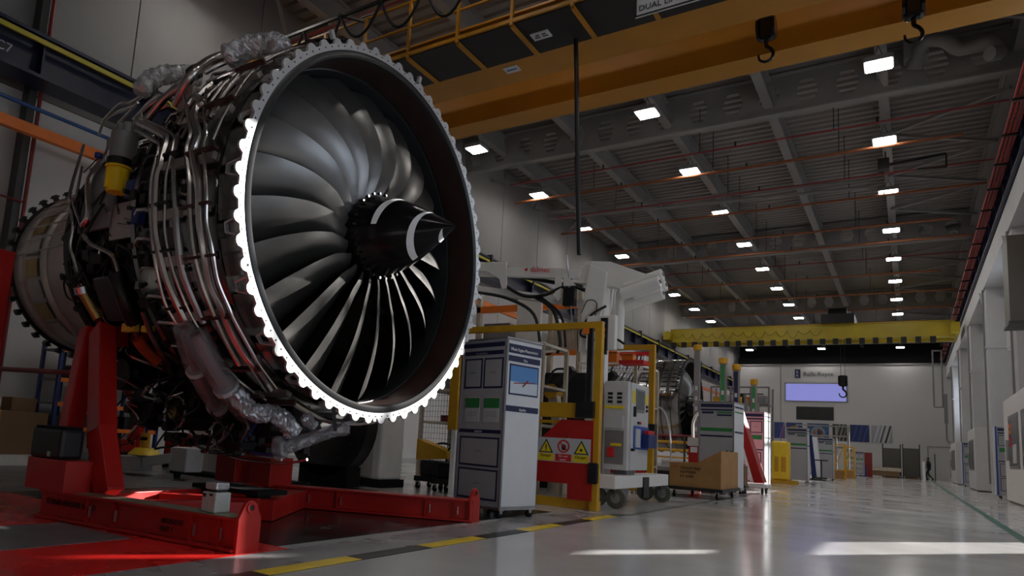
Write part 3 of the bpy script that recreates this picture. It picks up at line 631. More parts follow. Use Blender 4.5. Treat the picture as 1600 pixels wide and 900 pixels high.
for kind, rad, pts in PIPES:
    P3 = smoothpts([pol(*p) for p in pts], 4)
    if kind == 'wrap':
        P3 = smoothpts([pol(*p) for p in pts], 8); rr = [rad*random.uniform(.95, 1.05)*(.55 if i > len(P3)-5 else 1) for i in range(len(P3))]
        MB().tube(P3, rad, 14, True, rr).build('wrapped_hose', WRAP, E1, smooth=True, label='hose in clear plastic wrap')
        MB().tube(P3, rad*.45, 8).build('hose', RTUBE, E1, smooth=True)
        for i in (len(P3)//3, 2*len(P3)//3): MB().tube([P3[i], P3[i+1]], rad*1.1, 12).build('tape_band', PAPER, E1)
    else: MB().tube(P3, rad, 8).build({'strap': 'white_strap', 'orange': 'orange_hose'}.get(kind, 'pipe'), KM[kind], E1, smooth=True)
# the continuing runs of the bundles round the top and far side
for s_, r_, a0, a1, q in ((.48, 1.70, 18, 175, .024), (.60, 1.70, 20, 170, .018), (.30, 1.70, 10, 180, .014), (.95, 1.68, 20, 170, .03), (.80, 1.67, 15, 170, .014), (.74, 1.65, -100, -40, .02), (.30, 1.70, -150, -60, .03), (.95, 1.66, -160, -50, .025)):
    MB().tube([pol(s_+.02*math.sin(a*.2), r_, a) for a in range(a0, a1, 6)], q, 8).build('pipe', PIPEM, E1, smooth=True)
# straight bright tubes of the vertical run beside the front panels
for a0, a1, s0 in ((-26, -42, .19), (-45, -58, .17), (-4, -20, .24)): pass
# generic accessories on the dark rear drum
st = MB(); random.seed(5)
for i in range(420):
    s_ = random.uniform(1.5, 2.9); a = random.uniform(-125, 95); r_ = random.uniform(1.1, 1.33)
    M = Matrix.Translation(pol(s_, r_, a)) @ Matrix.Rotation(-R(a), 4, 'X') @ Matrix.Rotation(random.uniform(-.5, .5), 4, 'Y'); q = random.uniform(.02, .075)
    if i % 3: st.box(-q, q, -q*.7, q*.7, -q*random.uniform(.5, 1.6), q, M)
    else: st.tube([M @ Vector((-q, 0, 0)), M @ Vector((q, 0, 0))], q*.6, 8)
st.build('fittings', DARKM, E1, kind='stuff')
st = MB(); 
for i in range(230):
    s_ = random.uniform(.66, 1.5); a = random.uniform(-110, 80); r_ = 1.6
    M = Matrix.Translation(pol(s_, r_, a)) @ Matrix.Rotation(-R(a), 4, 'X'); q = random.uniform(.012, .045)
    if i % 3: st.box(-q, q, -q*.7, q*.5, -q, q, M)
    else: st.tube([M @ Vector((0, q, 0)), M @ Vector((0, -q, 0))], q*.5, 8)
st.build('fittings', DARKM, E1, kind='stuff')
st = MB()
for i in range(120):
    s_ = random.uniform(1.5, 2.85); a = random.uniform(-115, 90); r_ = random.uniform(1.28, 1.44); pts = [pol(s_, r_, a)]
    for k in range(random.randint(3, 6)):
        s_ = min(2.9, max(1.4, s_+random.uniform(-.2, .2))); a += random.choice((-1, -1, 1))*random.uniform(2, 9); pts.append(pol(s_, r_+random.uniform(-.03, .03), a))
    if i % 4 == 0: MB().tube(smoothpts(pts, 3), random.uniform(.008, .02), 6).build('pipe', random.choice((PIPEM, DARKM, BLK, CHROME)), E1, smooth=True)
    else: st.tube(smoothpts(pts, 3), random.uniform(.005, .012), 5)
st.build('wiring', DARKM, E1, smooth=True, kind='stuff')
for k in range(26):
    s_ = random.uniform(1.05, 1.6); a = -110+k*8; MB().tube(smoothpts([pol(.95, 1.62, a), pol(1.2, 1.66, a+2), pol(1.5, 1.5, a-1), pol(1.8, 1.3, a+3)], 3), random.choice((.010, .014, .02)), 6).build('pipe', random.choice((PIPEM, DARKM, PIPEM)), E1, smooth=True)
def at_(s_, r_, a): return Matrix.Translation(pol(s_, r_, a))
# yellow canister under a grey cylinder, heat shields, tanks
def vcyl(name, s_, r_, a, z0, z1, rad, m, r2=None, par=E1, seg=20):
    p = pol(s_, r_, a); return MB().cyl(p+Vector((0, 0, z0)), p+Vector((0, 0, z1)), rad, seg, r2).build(name, m, par, smooth=True, bevel=.008)
y = vcyl('yellow_canister', 1.88, 1.52, 12.4, -.14, .08, .085, YCAN, .10); y['label'] = 'bright yellow round canister'
vcyl('canister_rim', 1.88, 1.52, 12.4, .08, .10, .115, YCAN, par=y)
p = pol(1.88, 1.52, 12.4); MB().box(p.x-.015, p.x+.015, p.y-.105, p.y-.08, p.z-.12, p.z+.06).build('canister_rib', YCAN, y)
vcyl('pump_body', 1.88, 1.52, 12.4, .10, .17, .11, DARKM); vcyl('grey_cylinder', 1.88, 1.5, 12.4, .17, .42, .115, GCAN); vcyl('pipe_stub', 1.85, 1.5, 12.4, .42, .52, .045, GCAN); vcyl('pipe_stub', 2.0, 1.48, 13, .40, .54, .045, GCAN)
vcyl('blue_cap', 2.08, 1.62, 14, .12, .17, .035, BLUEB)
arcplate(2.08, 2.62, 1.36, 1.40, -3, 27, 8).build('heat_shield', GCAN, E1, smooth=True, bevel=.01); arcplate(1.72, 2.1, 1.34, 1.38, -8, 6, 6).build('heat_shield', BRACK, E1, smooth=True)
arcplate(1.85, 2.3, 1.42, 1.47, -38, -21, 8).build('heat_shield', mat('shield_slate', (.06, .06, .065), .45, metal=.3), E1, smooth=True, bevel=.02)
MB().tube(smoothpts([pol(1.86, 1.5, -21), pol(1.80, 1.52, -30), pol(1.86, 1.5, -38)], 4), .07, 10).build('heat_shield_duct', DARKM, E1, smooth=True)
g = MB().tube([pol(2.5, 1.47, -25), pol(2.42, 1.47, -36)], .055, 12).build('gold_actuator', GOLD, E1, smooth=True); g['label'] = 'gold-coloured cylindrical actuator'
MB().tube([pol(2.5, 1.47, -23.5), pol(2.5, 1.47, -26)], .075, 12).build('actuator_cap', ALU, E1, smooth=True)
MB().box(-.09, .09, -.05, .05, -.06, .06, at_(2.85, 1.25, -26)).build('electronic_box', GOLDP, E1, bevel=.01)
MB().tube(smoothpts([pol(2.85, 1.32, -19), pol(3.1, 1.3, -21), pol(3.12, 1.3, -28), pol(2.85, 1.34, -30), pol(2.7, 1.33, -28)], 6), .010, 6).build('cable', BLK, E1, smooth=True)
MB().box(-.1, .1, -.03, .03, -.04, .04, at_(1.95, 1.5, -40)).build('yellow_cover', YELB, E1, bevel=.01); MB().box(-.05, .05, -.04, .04, -.03, .03, at_(1.7, 1.5, -41)).build('yellow_cover', YELB, E1, bevel=.01)
for (s_, r_, a, q, m_) in ((1.6, 1.35, -14, .09, DARKM), (1.45, 1.5, -24, .07, PANEL), (1.35, 1.5, 20, .08, PANEL), (1.2, 1.6, 36, .1, BRACK), (1.15, 1.62, -60, .1, DARKM), (1.5, 1.55, 5, .06, BLUEB), (1.3, 1.6, -5, .05, BLUEB), (.9, 1.6, -3, .05, PANEL), (.9, 1.6, -13, .06, PANEL), (.88, 1.6, 8, .06, DARKM)):
    MB().box(-q, q, -q*.7, q*.7, -q*1.3, q*1.3, at_(s_, r_, a)).build('accessory_box', m_, E1, bevel=.008)
# turbine case details
MB().box(-.16, .16, -.01, .01, -.03, .03, at_(3.28, .93, -33) @ Matrix.Rotation(R(33), 4, 'X')).build('data_plate', BLK, E1)
for s_, a in ((3.75, 8), (3.75, -18), (3.72, -40), (3.8, 30), (3.4, 18)): MB().cyl(pol(s_, .90, a), pol(s_, .975, a), .035, 12).build('boss', BLK, E1, smooth=True)
for a in range(-60, 90, 15): arcplate(4.22, 4.48, .975, .99, a, a+12, 3).build('case_panel', GOLD if a % 2 else COREM, E1)
for a in range(0, 70, 9): MB().tube([pol(4.55, 1.03, a), pol(3.2, .99, a+3)], .010, 5).build('pipe', PIPEM, E1)
# gearbox and accessories hanging at the bottom
def gb(s_, z, y_, dx, dz, dy, m, name='gearbox_housing'): return B(-s_-dx, -s_+dx, y_-dy, y_+dy, z-dz, z+dz).build(name, m, E1, bevel=.03)
gb(1.5, -1.55, -.1, .75, .22, .45, DARKM); gb(2.2, -1.45, -.1, .35, .28, .4, DARKM); gb(.95, -1.62, .1, .3, .2, .4, DARKM); gb(1.5, -1.35, .2, .8, .3, .5, BLK)
for s_, z, y_, q, ln, m_ in ((1.75, -1.70, -.55, .16, .16, DARKM), (1.2, -1.85, -.5, .12, .14, DARKM), (2.35, -1.65, -.5, .2, .2, DARKM), (.8, -1.75, -.4, .13, .12, BLK), (2.6, -1.35, -.6, .16, .2, DARKM), (1.5, -1.95, -.1, .1, .2, DARKM)):
    MB().cyl((-s_, y_-ln, z), (-s_, y_+ln, z), q, 20).build('accessory_drum', m_, E1, smooth=True, bevel=.01)
for (s_, z, y_, q) in ((1.75, -1.70, -.72, .15), (1.2, -1.85, -.65, .085)):
    mb = MB()
    for k in range(14):
        a = k*2*PI/14; mb.cyl((-s_+q*1.08*math.cos(a), y_, z+q*1.08*math.sin(a)), (-s_+q*1.08*math.cos(a), y_-.02, z+q*1.08*math.sin(a)), .012, 6)
    mb.tube([(-s_+q*math.cos(a*PI/12), y_-.01, z+q*math.sin(a*PI/12)) for a in range(25)], .010, 6); mb.build('toothed_ring', ALU, E1, smooth=True)
MB().cyl((-1.75, -.76, -1.70), (-1.75, -.70, -1.70), .06, 14).build('port_cap', GOLD, E1, smooth=True)
st = MB()
for i in range(170):
    s_ = random.uniform(.7, 2.6); z = random.uniform(-2.0, -1.25); y_ = random.uniform(-.75, .5); q = random.uniform(.015, .06)
    st.box(-s_-q, -s_+q, y_-q, y_+q, z-q*.8, z+q*.8) if i % 2 else st.cyl((-s_, y_-q*1.5, z), (-s_, y_+q*1.5, z), q*.8, 8)
st.build('fittings', DARKM, E1, kind='stuff')
for i in range(26):
    s_ = random.uniform(.8, 2.5); z = random.uniform(-1.95, -1.3); pts = [(-s_, -.75, z)]
    for k in range(4): s_ += random.uniform(-.22, .22); z = max(-2.03, z+random.uniform(-.2, .12)); pts.append((-s_, -.75+random.uniform(-.1, .1), z))
    MB().tube(smoothpts(pts, 4), random.choice((.007, .01, .014)), 6).build('pipe', random.choice((PIPEM, ALU, DARKM, DARKM, BLK)), E1, smooth=True)
MB().tube(smoothpts([(-.75, -.5, -1.6), (-.9, -.6, -1.95), (-.55, -.55, -2.0), (-.5, -.5, -1.75)], 6), .016, 8).build('blue_cable', BLUEB, E1, smooth=True)
for q in range(5): MB().tube(smoothpts([(-.95-.05*q, -.45, -1.5), (-1.0-.07*q, -.5, -1.75), (-.85-.05*q, -.45, -1.98), (-.6, -.4, -1.9)], 6), .008, 6).build('cable', random.choice((BLK, PIPEM, RTUBE)), E1, smooth=True)
# silver and clear protective bags
def bag(name, pts, rad, m, lab, seed, fold=.22):
    random.seed(seed); P3 = smoothpts([Vector(p)-Vector((EX, EY, EZ)) for p in pts], 12); n = len(P3); vs = []; fs = []; seg = 26; prev = None
    for i, p in enumerate(P3):
        d = (P3[min(i+1, n-1)]-P3[max(i-1, 0)]).normalized(); prev = prev or d.orthogonal().normalized(); prev = (prev-d*prev.dot(d)).normalized(); q = d.cross(prev)
        env = min(1, (i+1)/4, (n-i)/4)**.5
        for k in range(seg):
            a = 2*PI*k/seg; rr = rad*env*(1+fold*random.uniform(-1, 1)*.3+.09*math.sin(5*a+i*.5)+.06*math.sin(i*1.3+2*a)); vs.append(p+(prev*math.cos(a)+q*math.sin(a))*rr)
    for i in range(n-1):
        for k in range(seg): fs.append((i*seg+k, i*seg+(k+1) % seg, (i+1)*seg+(k+1) % seg, (i+1)*seg+k))
    fs += [tuple(range(seg)), tuple((n-1)*seg+k for k in range(seg))]
    return MB().add(vs, fs).build(name, m, E1, label=lab)
bag('protective_bag', [(-4.9, 3.52, 3.98), (-4.75, 3.65, 4.1), (-4.5, 3.75, 4.12), (-4.4, 3.72, 4.0)], .10, FOIL, 'silvery plastic bag on top of the casing', 1)
bag('wrapped_duct', [(-5.85, 3.36, 3.80), (-5.85, 3.42, 3.95), (-5.8, 3.52, 4.05), (-5.75, 3.68, 4.13), (-5.65, 3.85, 4.13)], .085, FOIL, 'arched duct in crinkled foil on top', 2, .12)
bag('protective_bag', [(-4.6, 3.75, 1.12), (-4.5, 3.85, .95), (-4.4, 4.0, .93)], .075, FOIL, 'silvery bag under the casing', 3, .3)
bag('protective_bag', [(-4.5, 4.0, .98), (-4.35, 4.1, .88), (-4.3, 4.2, .76)], .075, FOIL, 'silvery bag under the casing', 4, .3)
bag('protective_bag', [(-4.25, 4.2, .93), (-4.15, 4.28, .84)], .045, FOIL, 'small silvery bag by the bracket', 5, .3)
bag('wrapped_cable_end', [(-4.42, 4.1, .62), (-4.3, 4.3, .72), (-4.2, 4.5, .81), (-4.1, 4.62, .85)], .055, WRAP, 'cable ends in a clear plastic sleeve', 6, .2)
bag('protective_bag', [(-4.42, 4.12, .75), (-4.4, 4.15, .55)], .06, WRAP, 'small clear bag hanging lowest', 8, .3)
for q in range(4): MB().tube([(-.24, -.1, -1.74+.01*q), (-.08-.01*q, .12+.025*q, -1.62+.004*q)], .006, 6).build('cable', PAPER, E1)
MB().bar((-.30, -.48, -1.58), (-.22, -.46, -1.76), .035, .02).build('drain_bracket', RIM, E1); MB().bar((-.06, -.42, -1.60), (-.04, -.40, -1.78), .03).build('drain_bracket', BLK, E1)
# top pipes and alloy bracket seen over the silhouette
for pts, q in (([(-5.25, 3.35, 3.55), (-5.0, 3.30, 3.73), (-5.0, 3.40, 3.88), (-5.0, 3.51, 4.0), (-4.9, 3.62, 4.08), (-4.8, 3.7, 4.1)], .045), ([(-5.0, 3.42, 3.82), (-4.95, 3.52, 3.93), (-4.85, 3.62, 4.02), (-4.75, 3.7, 4.05)], .022), ([(-5.6, 3.3, 3.45), (-5.35, 3.3, 3.62), (-5.15, 3.35, 3.72)], .035), ([(-6.0, 3.4, 3.5), (-5.7, 3.35, 3.62), (-5.4, 3.4, 3.75)], .02), ([(-6.3, 3.45, 3.3), (-6.0, 3.4, 3.55), (-5.6, 3.5, 3.7)], .025)):
    MB().tube([v-Vector((EX, EY, EZ)) for v in smoothpts(pts, 5)], q, 10).build('pipe', PIPEM, E1, smooth=True)
for (x, y_, z) in ((-4.95, 3.6, 4.05), (-5.02, 3.33, 3.78)): MB().cyl((x-EX-.04, y_-EY, z-EZ-.01), (x-EX+.04, y_-EY+.01, z-EZ+.02), .06, 12).build('pipe_clamp', BLK, E1)
mb = MB(); o3 = Vector((-4.92-EX, 3.50-EY, 3.80-EZ)); 
for p, q in (((-.12, -.05, -.12), (-.1, .02, .06)), ((.1, -.02, -.14), (.06, .05, .06)), ((-.1, .02, .06), (.06, .05, .06)), ((-.12, -.05, -.12), (.1, -.02, -.14)), ((-.11, -.02, -.03), (.08, 0, -.04)), ((.06, .05, .06), (.1, -.02, -.14))): mb.bar(o3+Vector(p), o3+Vector(q), .035, .012)
mb.build('alloy_bracket', BRACK, E1)
mb = MB().prism([(-.08, -.08), (.08, -.05), (.03, .12), (-.06, .1)], 'y', -.01, .01)
o = mb.build('alloy_bracket', BRACK, E1); o.location = Vector((-5.75, 3.32, 3.45))-Vector((EX, EY, EZ))
for k in range(5): MB().cyl(pol(.02, 1.69, 62+k*1.5), pol(.3, 1.75, 60+k*2), .012, 6).build('pipe', DARKM, E1)
for a in (102, 187, 60): arcplate(-.002, .03, 1.69, 1.76, a-.6, a+.6, 2).build('lifting_lug', RIM, E1)
# ---------------- red stand ----------------
sd_ = thing('engine_stand', 'red steel engine stand with long floor rails and pointed lugs', 'stand', (0, 0, 0))
def rail(a, b, h=.22, w=.15):
    a = Vector(a); b = Vector(b); d = (b-a).normalized(); n = Vector((-d.y, d.x, 0))
    def q(t0, t1, u0, u1, z0, z1): 
        vs = [a+d*t+n*u+Vector((0, 0, z)) for z in (z0, z1) for u in (u0, u1) for t in (t0, t1)]
        return vs, [(0,2,3,1), (4,5,7,6), (0,1,5,4), (2,6,7,3), (0,4,6,2), (1,3,7,5)]
    L_ = (b-a).length; mb = MB(); mb.add(*q(0, L_, -w*.62, w*.62, .01, .03)); mb.add(*q(0, L_, -w/2, w/2, h-.018, h)); mb.add(*q(0, L_, -w*.36, w*.36, .03, h-.018))
    mb.build('floor_rail', REDM, sd_, bevel=.003)
    for t in (.28, .42, .8, .92): MB().add(*q(L_*t, L_*t+.012, -w*.5, w*.5, .03, h-.018)).build('web_plate', REDM, sd_)
    for t in (.30, .44, .82, .935): o = MB().add(*q(L_*t, L_*t+.01, -w*.5, -w*.42, .07, .15)).build('lifting_eye', ALU, sd_)
    return d, n
d1, n1 = rail((-5.78, 3.00, 0), (-3.62, 3.175, 0), w=.20); d2, n2 = rail((-5.95, 5.18, 0), (-3.66, 6.14, 0), w=.24)
tr = MB(); tr.add([(-5.35, 2.95, .2205), (-3.66, 3.085, .2205), (-3.66, 3.26, .2205), (-5.35, 3.12, .2205), (-5.35, 2.95, .224), (-3.66, 3.085, .224), (-3.66, 3.26, .224), (-5.35, 3.12, .224)], [(0,1,2,3), (4,5,6,7), (0,1,5,4), (1,2,6,5), (2,3,7,6), (3,0,4,7)])
tr.build('wear_strip', mat('worn_olive', (.30, .26, .18), .4, metal=.3), sd_, label='worn bare strip on top of the near rail')
for (x, y_, lab) in ((-3.61, 3.17, 0), (-3.65, 6.09, 0)):
    lp = [(-.095, .0), (.095, .0), (.095, .22), (.045, .315), (.02, .335), (-.02, .335), (-.045, .315), (-.095, .22)]
    MB().prism([(y_+p[0], p[1]) for p in lp], 'x', x-.012, x+.018).build('end_lug', REDM, sd_, bevel=.003)
    MB().lathe([(-.018, .02), (-.026, .02), (-.026, .036), (-.018, .036)], 24, M=Matrix.Translation((x, y_, .29)), closed=True).build('lug_eye_ring', REDM, sd_, smooth=True)
    MB().cyl((x+.017, y_, .29), (x+.02, y_, .29), .02, 20).build('lug_hole', BLK, sd_)
MB().bar((-5.45, 3.1, .11), (-5.75, 5.1, .11), .2, .2).build('cross_beam', REDM, sd_, bevel=.004); MB().bar((-5.1, 3.2, .10), (-4.6, 4.05, .10), .12, .18).build('cross_beam', REDM, sd_, bevel=.004)
MB().bar((-5.4, 3.75, .12), (-4.72, 4.25, .12), .12, .16).build('cross_beam', REDM, sd_, bevel=.004)
MB().bar((-4.75, 4.25, .10), (-5.4, 5.3, .10), .3, .18).build('cross_beam', REDM, sd_, bevel=.004)
B(-6.02, -5.42, 2.9, 3.22, .215, .46).build('pedestal_box', REDM, sd_, bevel=.006)
MB().bar((-6.0, 3.19, .44), (-6.42, 3.5, 1.62), .14, .16, up=(0,1,0)).build('pedestal_leg', REDM, sd_, bevel=.01)
MB().bar((-5.48, 3.2, .6), (-6.22, 3.5, 1.62), .2, .16, up=(0,1,0)).build('pedestal_leg', REDM, sd_, bevel=.01)
MB().bar((-5.25, 3.18, .22), (-5.52, 3.2, .72), .2, .15, up=(0,1,0)).build('pedestal_foot', REDM, sd_, bevel=.01)
MB().bar((-6.35, 3.5, 1.55), (-6.35, 4.3, 1.72), .25, .2).build('support_arm', REDM, sd_, bevel=.01)
for (x, y_) in ((-6.25, 5.25), (-5.75, 5.3)): B(x-.16, x+.16, y_-.16, y_+.16, .2, .5).build('pedestal_box', REDM, sd_, bevel=.006)
MB().bar((-6.2, 5.25, .5), (-6.3, 5.6, 1.75), .16).build('pedestal_leg', REDM, sd_); MB().bar((-5.8, 5.3, .5), (-6.1, 5.6, 1.75), .16).build('pedestal_leg', REDM, sd_)
nf = Vector((d1.y, -d1.x, 0))
def rw(t, s_, x, z): 
    y_ = 3.00+(x+5.78)*(.175/2.16)-.20*.36-.005
    word(t, s_, (x, y_, z), nf, mat('stencil', (.03, .008, .008), .6), sd_)
rw('STAND ENGINE BUILD', .062, -5.70, .115); rw('082056737', .05, -4.35, .115); rw('DET 1', .05, -4.35, .06)
word('WT. 1180KG', .07, (-4.98, 3.72, .09), (.59, -.80, 0), mat('stencil', (.03, .008, .008), .6), sd_)
bb = thing('equipment_bag', 'black boxy bag on the red pedestal of the stand', 'bag', (-5.8, 3.06, .46))
B(-.24, .24, -.15, .04, 0, .245).build('body', BLK, bb, bevel=.03); B(-.22, .22, -.13, .03, .245, .262).build('lid', RUB, bb, bevel=.01); B(.06, .1, -.155, -.15, .02, .06).build('buckle', ALU, bb)
tn = thing('clear_jar', 'small square clear jar with plastic over its lid on the near red rail', 'jar', (-3.95, 3.17, .225))
B(-.072, .072, -.065, .065, 0, .135).build('body', mat('jar_white', (.55, .58, .55), .25, alpha=.85, noise=.1, scale=20), tn, bevel=.008); B(-.05, .05, -.045, .045, .135, .15).build('lid', BLK, tn)
B(-.062, .062, -.055, .055, .15, .20).build('plastic_cover', FOIL, tn, bevel=.01); B(-.06, -.03, -.068, -.064, .10, .125).build('label_mark', BLK, tn); B(.01, .04, -.068, -.064, .11, .125).build('label_mark', BLK, tn)

# ================= EVERYTHING ELSE =================
def caster(par, x, y, z=.1, r=.045, tread=RUB):
    MB().cyl((x-.016, y, r), (x+.016, y, r), r, 14).build('wheel', tread, par, smooth=True)
    MB().box(x-.026, x-.019, y-.02, y+.02, r, z).box(x+.019, x+.026, y-.02, y+.02, r, z).box(x-.03, x+.03, y-.035, y+.035, z-.012, z).build('caster_fork', ALU, par)
def board(loc, rz, w, d, h, lab, face, side, kind, grp='mobile display boards'):
    t = thing('display_board', lab, 'board', loc, R(rz), grp); z0 = .11
    B(-w, 0, 0, d, z0, z0+h).build('body', face, t, bevel=.006)
    B(-.0, .006, .02, d-.02, z0+.02, z0+h-.02).build('side_panel', side, t)
    MB().box(-.012, .012, -.012, .012, z0, z0+h).build('corner_trim', GREYM, t); MB().box(-w-.01, -w+.012, -.012, .012, z0, z0+h).build('corner_trim', ALU, t)
    B(-w-.01, .012, -.012, d, z0-.02, z0).build('base_trim', ALU, t); B(-w-.01, .012, -.012, d, z0+h, z0+h+.015).build('top_trim', ALU, t)
    for x in (-w+.06, -.05):
        for y in (.06, d-.06): caster(t, x, y, z0-.02)
    def F(name, x0, x1, f0, f1, m, par=t, off=.004): return B(x0*w-w, x1*w-w, -off, 0, z0+h*(1-f1), z0+h*(1-f0)).build(name, m, par)
    def Sd(name, y0, y1, f0, f1, m, par=t, off=.010): return B(.006, off, y0*d, y1*d, z0+h*(1-f1), z0+h*(1-f0)).build(name, m, par)
    def frame(x0, x1, f0, f1, fm=NAVYI, pm=face, label=None):
        o = F('sheet_frame', x0, x1, f0, f1, fm); B((x0+.03)*w-w, (x1-.03)*w-w, -.006, -.003, z0+h*(1-f1)+.02, z0+h*(1-f0)-.02).build('sheet', pm, o)
        B(((x0+x1)/2-.07)*w-w, ((x0+x1)/2+.07)*w-w, -.007, -.006, z0+h*(1-(f0+f1)/2), z0+h*(1-(f0+f1)/2)+.01).build('print', GREYM, o)
    if kind == 'A':
        F('header', .02, .95, .02, .047, NAVYI); F('header', .06, .93, .07, .095, NAVYI); word('EQUIPMENT', .035, (-.68*w, -.006, z0+h*.907), (0, -1, 0), GREYM, t)
        frame(.08, .48, .115, .30); frame(.52, .94, .115, .30)
        for x0, x1 in ((.14, .46), (.56, .90)):
            o = F('sheet', x0, x1, .355, .505, PAPER); B(x0*w-w, x1*w-w, -.006, -.004, z0+h*.58, z0+h*.64).build('green_heading', GREENI, o)
            for q in range(3): B((x0+.05)*w-w, (x1-.06)*w-w, -.006, -.004, z0+h*(.555-.012*q), z0+h*(.555-.012*q)+.004).build('print_line', GREYM, o)
        F('header', .02, .95, .55, .572, NAVYI); word('QUALITY', .028, (-.62*w, -.006, z0+h*.432), (0, -1, 0), WHITEI, t)
        frame(.05, .93, .595, .77); frame(.05, .93, .785, .965)
        Sd('header', .04, .96, .03, .085, NAVYI); word('Whole Engine Measurement', .05, (.0115, .08*d, z0+h*.93), (1, 0, 0), WHITEI, t, squash=.80)
        Sd('header', .04, .93, .10, .135, NAVYI); word('Plan', .04, (.0115, .45*d, z0+h*.872), (1, 0, 0), WHITEI, t)
        pf = Sd('picture_frame', .08, .90, .15, .335, NAVYI); B(.0102, .012, .11*d, .87*d, z0+h*.675, z0+h*.84).build('picture_sky', mat('sky_print', (.10, .28, .62), .4), pf)
        B(.0118, .0128, .11*d, .87*d, z0+h*.675, z0+h*.745).build('picture_cloud', mat('cloud_print', (.62, .68, .75), .4), pf); MB().bar((.0135, .2*d, z0+h*.735), (.0135, .8*d, z0+h*.75), .003, .012).bar((.0135, .45*d, z0+h*.72), (.0135, .6*d, z0+h*.76), .003, .02).build('picture_aeroplane', mat('plane_print', (.25, .05, .05), .5), pf)
        Sd('header', .02, .93, .40, .435, NAVYI); word('Quality', .04, (.0115, .38*d, z0+h*.572), (1, 0, 0), WHITEI, t)
    else:
        F('header', .04, .97, .02, .06, NAVYI); F('header', .04, .97, .08, .10, NAVYI)
        if kind == 'B':
            F('label_bar', .08, .42, .11, .135, GREENI if False else NAVYI); F('label_bar', .52, .95, .11, .13, GREENI); F('label_bar', .52, .95, .14, .16, NAVYI)
            F('green_bar', .03, .97, .30, .34, GREENI); F('header', .03, .97, .385, .405, NAVYI)
        else:
            frame(.05, .45, .12, .28); frame(.52, .94, .12, .28); F('green_bar', .10, .45, .31, .37, GREENI); F('green_bar', .52, .93, .31, .37, GREENI)
            F('header', .03, .97, .50, .515, NAVYI); frame(.1, .9, .54, .73); frame(.1, .9, .75, .94)
        Sd('header', .1, .9, .04, .06, NAVYI); Sd('header', .1, .9, .10, .115, GREENI); Sd('header', .1, .9, .33, .35, NAVYI)
    return t
board((-3.66, 6.64, 0), -14, .70, .60, 1.85, 'tall grey display board on castors with picture on its side, beside the big fan', BOARD, BOARDW, 'A')
board((-3.10, 15.75, 0), -4, .72, .8, 1.85, 'grey board with green bar, behind the plywood crate', BOARD, BOARDW, 'B')
board((-3.02, 19.0, 0), -3, .68, .7, 1.85, 'display board, its face tinted pink for red bounce light, behind the leaning red panel', BOUNCE, BOARDW, 'C')
board((-3.13, 28.9, 0), 0, .68, .7, 1.9, 'grey display board to the right of the yellow machine', BOARD, BOARDW, 'B')
board((-2.88, 36.2, 0), 0, .62, .7, 1.8, 'grey display board behind the leaning white panel', BOARD, BOARDW, 'B')
board((-2.85, 51, 0), 0, .5, .6, 1.6, 'pale display board just right of the tall yellow frame', BOARD, BOARDW, 'C')
board((-2.55, 55, 0), 0, .5, .6, 1.55, 'pale display board left of the far dark red board', BOARD, BOARDW, 'C')
tag(B(-2.72+.1, -2.15, 57, 57.3, 0, 1.65).build('red_board', DRED), 'dark red board standing near the far wall', 'board')
tag(MB().cyl((-2.7, 56.4, 0), (-2.7, 56.4, .75), .22, 14).build('blue_bin', BLUEB, smooth=True), 'blue bin in front of the far dark red board', 'bin')
# ---- gate with warning sign ----
def portal(name, lab, x0, x1, y, h, cat='gate'):
    t = thing(name, lab, cat, (0, y, 0)); 
    B(x1-.05, x1+.05, -.05, .05, 0, h).build('post', YEL, t, bevel=.004); B(x0, x1+.05, -.045, .045, h, h+.09).build('top_beam', YEL, t, bevel=.004)
    return t
gt = portal('safety_gate', 'yellow safety gate with a red panel and danger sign', -5.75, -3.44, 8.8, 2.42)
B(-3.60, -3.53, -.03, .03, 1.35, 2.42).build('light_curtain', BLK, gt); B(-3.66, -3.58, -.05, .0, 2.34, 2.42).build('sensor', ORANGE, gt)
B(-5.78, -5.63, -.05, .05, .95, 2.42).build('post', YEL, gt); B(-5.70, -5.63, -.05, .05, 0, .95).build('post_foot', WHITEM, gt)
B(-4.4, -3.62, -.05, .05, 1.20, 1.40).build('cross_beam', YEL, gt, bevel=.004); B(-4.5, -3.4, .05, .12, .0, .12).build('bottom_rail', YEL, gt)
B(-5.6, -3.66, .0, .08, 1.12, 1.16).build('cross_beam', YEL, gt)
MB().prism([(-3.46, 1.17), (-3.92, 1.17), (-4.22, .90), (-4.40, .82), (-4.40, .32), (-3.80, .32), (-3.80, .12), (-3.46, .12)], 'y', -.07, -.05).build('red_panel', REDD, gt)
B(-3.70, -3.45, -.12, .06, 1.20, 1.42).build('latch', BLK, gt); B(-3.50, -3.36, -.13, -.07, .35, .62).build('handle', BLK, gt, bevel=.02)
for q in range(3): MB().cyl((-3.8, -.075, .97-.05*q), (-3.8, -.07, .97-.05*q), .008, 8).build('rivet', ALU, gt); 
sg = thing('warning_sign', 'white danger sign with two yellow triangles and a red circle on the red gate panel', 'sign', (-3.87, 8.728, .76))
B(-.385, .385, -.004, 0, -.16, .16).build('plate', PAPER, sg)
